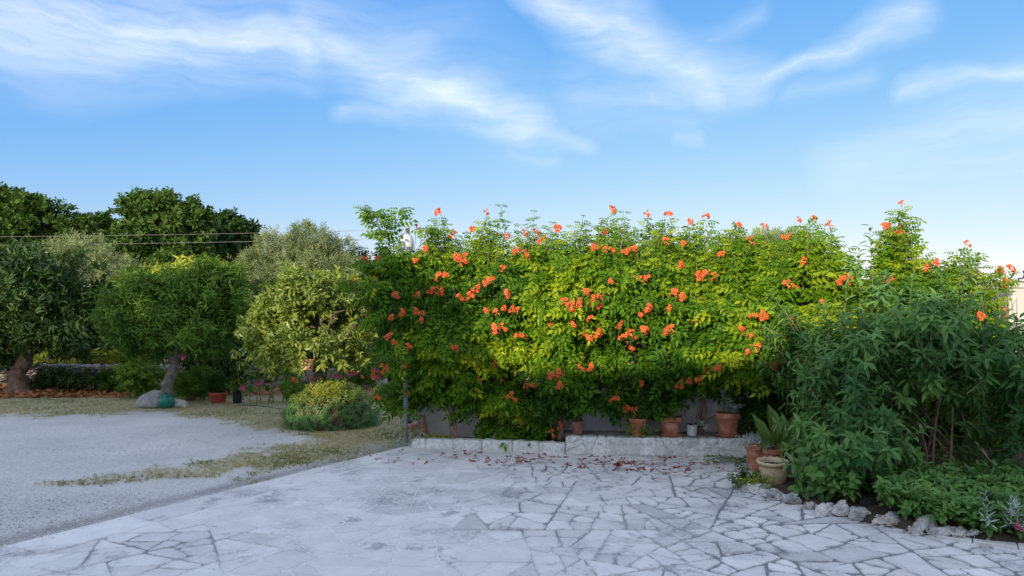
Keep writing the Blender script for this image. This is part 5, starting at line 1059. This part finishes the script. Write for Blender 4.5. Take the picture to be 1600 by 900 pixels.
def build_mound():
    Y = 11.15; b = A(*G0(520, Y)); r = np.random.default_rng(60); o = empty('flower_bed', b, 'round raised flower bed of grey-green cushions and yellow leaves around the persimmon trunk', 'flower bed')
    d = MB(); d.lathe([(.66, 0), (.6, .24), (.42, .42), (.2, .50), (.001, .52)], 24); ob('soil', d.mesh('mound_soil', True), M['soil'], o)
    fo = MB(); n = 620; a = r.uniform(0, 6.28, n); t = r.random(n)**.8; rad = .70*t; z = .56*np.sqrt(np.clip(1-t**2.2, 0, 1)); p = np.c_[np.cos(a)*rad, np.sin(a)*rad, z]; dd = nrm(np.c_[np.cos(a)*t, np.sin(a)*t, .5+.6*(1-t)]+r.normal(0, .25, (n, 3)))
    outer = (t > .80); tn = np.clip(r.normal(.45, .15, n), 0, 1)
    shoots_mesh(fo, None, p[outer], dd[outer], .12, 16, leaf(1, .18, .3, .1, False), .075, r, tn[outer], .1, .45); ob('grey_border', fo.mesh('grey_border'), M['shrub'], o, kind='stuff')
    k2 = 190; a2 = r.uniform(0, 6.28, k2); fo2 = MB(); shoots_mesh(fo2, None, np.c_[np.cos(a2)*.66, np.sin(a2)*.66, r.uniform(0, .22, k2)], np.c_[np.cos(a2), np.sin(a2), r.uniform(.2, .8, k2)], .11, 14, leaf(1, .18, .3, .1, False), .075, r, np.clip(r.normal(.45, .15, k2), 0, 1), .1, .5); ob('border_skirt', fo2.mesh('border_skirt'), M['shrub'], o, kind='stuff')
    fo = MB(); q = ~outer; shoots_mesh(fo, None, p[q], dd[q], .12, 10, LANCS, .075, r, tn[q], .1, .3); ob('foliage', fo.mesh('mound_foliage'), M['fruit'], o, kind='stuff')
    fo = MB(); n = 44; p = np.c_[r.normal(.0, .13, n), r.uniform(-.45, -.05, n), r.uniform(.44, .54, n)]; shoots_mesh(fo, None, p, np.c_[r.normal(0, .3, n), r.normal(-.3, .2, n), np.ones(n)], .22, 16, leaf(1, .2, .1, .1, False), .08, r, r.uniform(.3, 1, n), .05, .1); ob('yellow_leaves', fo.mesh('yellow_leaves'), M['lime'], o, kind='stuff')
    # basket hanging in the tree
    c = PX(481, 577, 10.72); k = empty('wicker_basket', c, 'wicker basket hanging under the persimmon crown beside its trunk', 'basket'); w = MB(); seg = 22
    for i in range(9): z = i*.018; rr = .075+.025*i/8; t = np.linspace(0, 2*math.pi, seg+1); w.tube(np.c_[np.cos(t)*rr*(1+.03*np.cos(t*11+i*math.pi)), np.sin(t)*rr*(1+.03*np.cos(t*11+i*math.pi)), np.full(seg+1, z)], .0095, 5, cap=False)
    w.lathe([(.001, -.004), (.07, -.004), (.096, .15)], 20); ob('body', w.mesh('basket_body', True), M['wicker'], k)
    h = MB(); t = np.linspace(0, math.pi, 12); h.tube(np.c_[np.cos(t)*.1, np.zeros(12), .15+np.sin(t)*.22], .007, 6); ob('handle', h.mesh('basket_handle', True), M['wicker'], k)
    c = PX(453, 563, 11.3); k = empty('wicker_basket', c, 'second flatter wicker basket in the shade of the persimmon crown, left of the first', 'basket'); w = MB(); w.lathe([(.001, 0), (.09, 0), (.12, .07), (.125, .075), (.11, .07), (.08, .01)], 20); ob('body', w.mesh('basket_body', True), M['wicker'], k)
    h = MB(); h.tube(np.c_[np.cos(t)*.12, np.zeros(12), .07+np.sin(t)*.2], .006, 6); ob('handle', h.mesh('basket_handle', True), M['wicker'], k)
build_mound()

def build_left_things():
    # dry stone wall, stone by stone
    r = np.random.default_rng(70); Y = 17.6; x0, x1 = G0(-40, Y)[0], G0(600, Y)[0]; o = empty('dry_stone_wall', ((x0+x1)/2, Y, GZ), 'low dry stone wall at the back of the garden behind the loquat and walnut', 'wall')
    vs = [mk_mesh('stone', *rock_arrays(1, 1, 1, 500+k, 2, .35, .15)[:2], None, np.full(len(ICO[2][0]), r.random())) for k in range(8)]; off = A((x0+x1)/2, Y, GZ); c = MB(); c.box((x0-off[0], .12, -.1), (x1-off[0], .5, .44)); ob('core', c.mesh('wall_core'), M['drystone'], o)
    z = 0.; row = 0
    while z < .5:
        hh = r.uniform(.10, .15); x = x0
        while x < x1:
            w = r.uniform(.13, .30); xv = x+w/2
            if 800+F*xv/Y < 250 or row >= 2 and 800+F*xv/Y < 400:
                q = ob('stone', vs[int(r.integers(8))], M['drystone'], o); q.location = (xv-off[0], .10+r.normal(0, .015), z); q.scale = (w*.56, .14, hh*.62+.02*(row > 2)*r.random()); q.rotation_euler = (0, 0, r.normal(0, .15))
            x += w
        z += hh*.92; row += 1
    # boulder, stones and green glass ball at the foot of the leaning tree
    def rk(px, py, w, h, seed, lab, mat=M['greyrock'], dy=0):
        p = GR(px, py, GZ); s_ = p[1]/F; V, T = rock_arrays(w*s_*.72, w*s_*.5, 1, seed, 3, .4, .16); V[:, 2] *= h*s_/V[:, 2].max(); q = ob('garden_rock', mk_mesh('garden_rock', V, T, None, None, True), mat, None, (p[0], p[1]+.15+dy, GZ-.004)); tag(q, lab, 'rock', 'rocks round the leaning tree')
    rk(238, 638, 40, 28, 601, 'big rounded grey boulder leaning against the leaning tree trunk'); rk(244, 638, 16, 18, 602, 'upright pale stone between boulder and green glass ball', M['rock'], -.06); rk(276, 638, 18, 14, 603, 'smaller pale stone right of the green glass ball', M['rock']); rk(248, 622, 26, 12, 604, 'flat grey stone tucked behind the green glass ball', M['greyrock'], .2)
    p = GR(260, 637, GZ); g = MB(); t = np.linspace(-1.35, 1.3, 14); R_ = .15; g.lathe([(.001, .0)]+[(R_*math.cos(a), R_+R_*math.sin(a)) for a in t]+[(.028, 2*R_+.02), (.03, 2*R_+.03), (.02, 2*R_+.03)], 24); q = empty('glass_demijohn', p+A(.03, -.06, 0), 'round green glass demijohn among the stones at the leaning tree', 'bottle'); ob('body', g.mesh('demijohn', True), M['glass'], q); q.rotation_euler = (R(25), R(10), 0)
    # red tub with clipped ball, black bag pot
    r2 = np.random.default_rng(71); p = A(*G0(341, 14.2)); q = empty('potted_shrub', p, 'red plastic tub with a round clipped dark bush under the trees', 'potted plant'); pot_parts(q, .37, .215, M['redplastic'], 'classic', False); ob('foliage', crown_mesh([((0, 0, .36), (.22, .22, .20))], 480, 'olive', .10, r2, A(0, 0, 0), 'ball', shell=.75, gap=.2, tone0=.2), M['oak'], q, kind='stuff')
    p = A(*G0(371, 14.1)); q = empty('potted_shrub', p, 'black planting bag with a thin leafy plant right of the red tub', 'potted plant'); pot_parts(q, .20, .27, M['blackpot'], 'plain', False); plant_mesh(q, 8, .08, .35, HEART, .09, 9, M['green2'], r2, .5, .22, 1.2, .2)
    p = A(*G0(535, 12.9)); q = empty('potted_shrub', p, 'dark pot with a small plant in the shade right behind the persimmon trunk', 'potted plant'); pot_parts(q, .24, .5, M['blackpot'], 'plain', False); plant_mesh(q, 8, .1, .2, HEART, .07, 9, M['green2'], r2, .3, .45, 1., .2)
    # hose on the grass
    h = MB(); x = np.linspace(372, 640, 40); y = np.interp(x, [372, 400, 440, 500, 640], [633, 634, 638, 640, 640])+np.sin(x*.06)*.7; h.tube(np.array([GR(a, b_, GZ+.012) for a, b_ in zip(x, y)]), .009, 6); tag(ob('garden_hose', h.mesh('hose', True), M['hose']), 'thin teal garden hose lying across the dry grass', 'hose')
    # power lines with their poles
    def pole(x, Y, z, lab): o_ = empty('utility_pole', (x, Y, GZ), lab, 'utility pole'); b = MB(); b.tube([(0, 0, 0), (0, 0, z-GZ+.15)], [.11, .08], 10); ob('shaft', b.mesh('pole_shaft', True), M['wood'], o_); b = MB(); b.box((-.06, -.05, z-GZ-.45), (.06, -.09, z-GZ+.05)); ob('bracket', b.mesh('bracket'), M['iron'], o_)
    Yp = 27.; PA, PB = PX(-330, 372, Yp), PX(637, 359, Yp); pole(PA[0], Yp, PA[2], 'wooden utility pole beyond the left edge carrying the power lines'); pole(PB[0], Yp, PB[2], 'wooden utility pole hidden behind the lamp globe, carrying the power lines')
    for dz, lab in ((0, 'upper thin power line crossing in front of the oaks'), (-.32, 'lower thin power line crossing in front of the oaks')):
        t = np.linspace(0, 1, 40); q = PA+np.outer(t, PB-PA)-np.outer(.9*t*(1-t)*.35, A(0, 0, 1))+A(0, -.08, dz); b = MB(); b.tube(q, .007, 5); tag(ob('power_line', b.mesh('power_line', True), M['cable']), lab, 'power line', 'power lines')
build_left_things()

# ------------------------------------------------------------------ loose stuff: grass, pebbles, litter, fallen flowers
def build_loose():
    r = np.random.default_rng(80)
    def sample(n, x0, x1, y0, y1): u = r.random(n); Yv = 1/(1/y0+u*(1/y1-1/y0)); return (r.uniform(x0, x1, n)-800)/F*Yv, Yv     # even in the picture
    blade = (A((-.06, 0, 0), (.06, 0, 0), (.02, .55, .1), (0, 1, .35)), np.array([(0, 1, 2), (0, 2, 3)]), np.zeros(4))
    tf = compound([(blade, (r.normal(0, .25), r.normal(0, .15)*0, r.normal(0, .25)), nrm(A(r.normal(0, .5), 1, r.normal(0, .5))), A(r.normal(), 0, r.normal()), r.uniform(.6, 1.2), r.normal(0, .12)) for _ in range(7)])
    X, Y = sample(60000, -60, 650, 5.5, 17); g, a, e = masks(X, Y); k = (r.random(len(X)) < g**1.25*.9*(1-e)) & (left_of_edge(X, Y) < -.05); X, Y = X[k], Y[k]; n = len(X); print('grass', n)
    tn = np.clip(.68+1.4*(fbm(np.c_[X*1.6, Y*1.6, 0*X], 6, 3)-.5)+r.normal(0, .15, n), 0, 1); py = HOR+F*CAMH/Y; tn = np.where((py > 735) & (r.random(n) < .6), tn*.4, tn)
    up = np.tile(A(0, 0, 1), (n, 1))+r.normal(0, .15, (n, 3)); mb = MB(); mb.scatter(tf, np.c_[X, Y, np.full(n, GZ-.002)], up, rdir(n, r)*A(1, 1, 0)+A(0, 0, .01), r.uniform(.013, .034, n)*np.where(tn < .3, 1.3, 1), tn); tag(ob('grass', mb.mesh('grass'), M['straw']), 'sparse dry grass and weeds on the gravel yard', 'grass', kind='stuff')
    # pebbles
    V, T = ICO[1]; X, Y = sample(26000, -60, 640, 4.6, 11); ed = left_of_edge(X, Y); g, a, e = masks(X, Y); k = ((ed < -.02) | ((ed < .12) & (r.random(len(X)) < .10))) & (r.random(len(X)) < np.clip(.25+.75*np.exp(ed*.8), 0, 1)*(1-.8*g)); X, Y = X[k], Y[k]; n = len(X)
    tm = (V*A(1, .8, .5), T, np.zeros(len(V))); mb = MB(); mb.scatter(tm, np.c_[X, Y, np.where(left_of_edge(X, Y) > 0, .004, GZ+.001)], rdir(n, r)*A(1, 1, .2), A(0, 0, 1)+r.normal(0, .2, (n, 3)), np.clip(r.lognormal(-5.2, .35, n), .003, .016), np.clip(r.normal(.55, .25, n), 0, 1))
    tag(ob('gravel', mb.mesh('gravel'), noisemat('pebble', (.42, .41, .39), (.62, .60, .56), 30, .9, 0, tone=.4)), 'loose pale pebbles along the edge of the paving', 'gravel', kind='stuff')
    # leaf litter below the loquat and along the wall
    n = 5200; X, Y = (r.uniform(-60, 480, n)-800)/F, r.uniform(15.0, 17.4, n); X = X*Y; keep = r.random(n) < np.clip(1.1-np.abs((800+F*X/Y)-20)/200, .08, 1); X, Y = X[keep], Y[keep]; n = len(X); mb = MB(); mb.scatter(leaf(1, .5, .2, .3, False), np.c_[X, Y, GZ+.01+.05*r.random(n)], rdir(n, r)*A(1, 1, .35), A(0, -.3, 1)+r.normal(0, .5, (n, 3)), r.uniform(.09, .17, n), r.random(n)); tag(ob('leaf_litter', mb.mesh('leaf_litter'), M['litter']), 'reddish dry leaves lying under the trees by the stone wall', 'leaves', kind='stuff')
    # fallen flowers on the paving
    ms = []
    for k in range(6):
        b = MB(); seg = 7; a = np.linspace(0, 6.28, seg, endpoint=False); f = r.uniform(.5, .9); V = []; 
        for t, rad in ((0, .004), (.02, .008), (.042, .011), (.052, .020), (.054, .024)): V.append(np.c_[np.full(seg, t)+r.normal(0, .002, seg), np.cos(a)*rad*r.uniform(.7, 1.2), .002+(np.sin(a)+1)*rad*f*.5])
        b.add(np.concatenate(V), None, [(q*seg+j, q*seg+(j+1) % seg, (q+1)*seg+(j+1) % seg, (q+1)*seg+j) for q in range(4) for j in range(seg)], r.uniform(.1, .9)); ms.append(b.mesh('fallen_flower', True))
    spots = [(580, 718, 3, 10), (612, 719, 3, 8), (655, 721, 3, 8), (640, 707, 3, 20), (725, 708, 12, 12), (685, 707, 3, 10), (760, 722, 12, 18), (805, 721, 28, 20), (845, 717, 12, 14), (715, 719, 5, 18), (860, 735, 5, 8), (905, 728, 14, 16), (925, 717, 16, 14), (955, 726, 12, 12), (985, 726, 18, 18), (1000, 733, 8, 14), (975, 735, 6, 14), (1040, 718, 10, 10), (1065, 731, 12, 16), (1045, 737, 6, 14), (1095, 725, 8, 14), (1120, 730, 5, 10), (880, 707, 4, 10), (960, 710, 5, 20), (820, 712, 8, 20), (1020, 742, 3, 20), (1085, 715, 5, 12), (900, 722, 10, 60), (1000, 724, 12, 70), (780, 718, 8, 60)]
    cnt = 0
    for (x, y, k, sp) in spots:
        for j in range(k):
            py = min(max(y+r.normal(0, 3), 704 if x < 880 else 714), 752); p = GR(x+r.normal(0, sp), py); p[2] = .003
            lim = np.interp(p[0], [-1.3, .6, .64, 2.95], [9.0, 8.5, 8.42, 8.22])
            if p[1] > lim-.03: p[1] = lim-.03-abs(r.normal(0, .05))
            q = ob('fallen_flower', ms[int(r.integers(6))], M['petal'], None, p); q.rotation_euler = (r.normal(0, .2), r.normal(0, .15), r.uniform(0, 6.28)); s_ = r.uniform(.6, 1.15); q.scale = (s_, s_, s_*.8); tag(q, 'dry rust-red fallen trumpet flower on the paving below the vine', 'fallen flower', 'fallen flowers on the paving'); cnt += 1
    print('fallen', cnt)
build_loose()
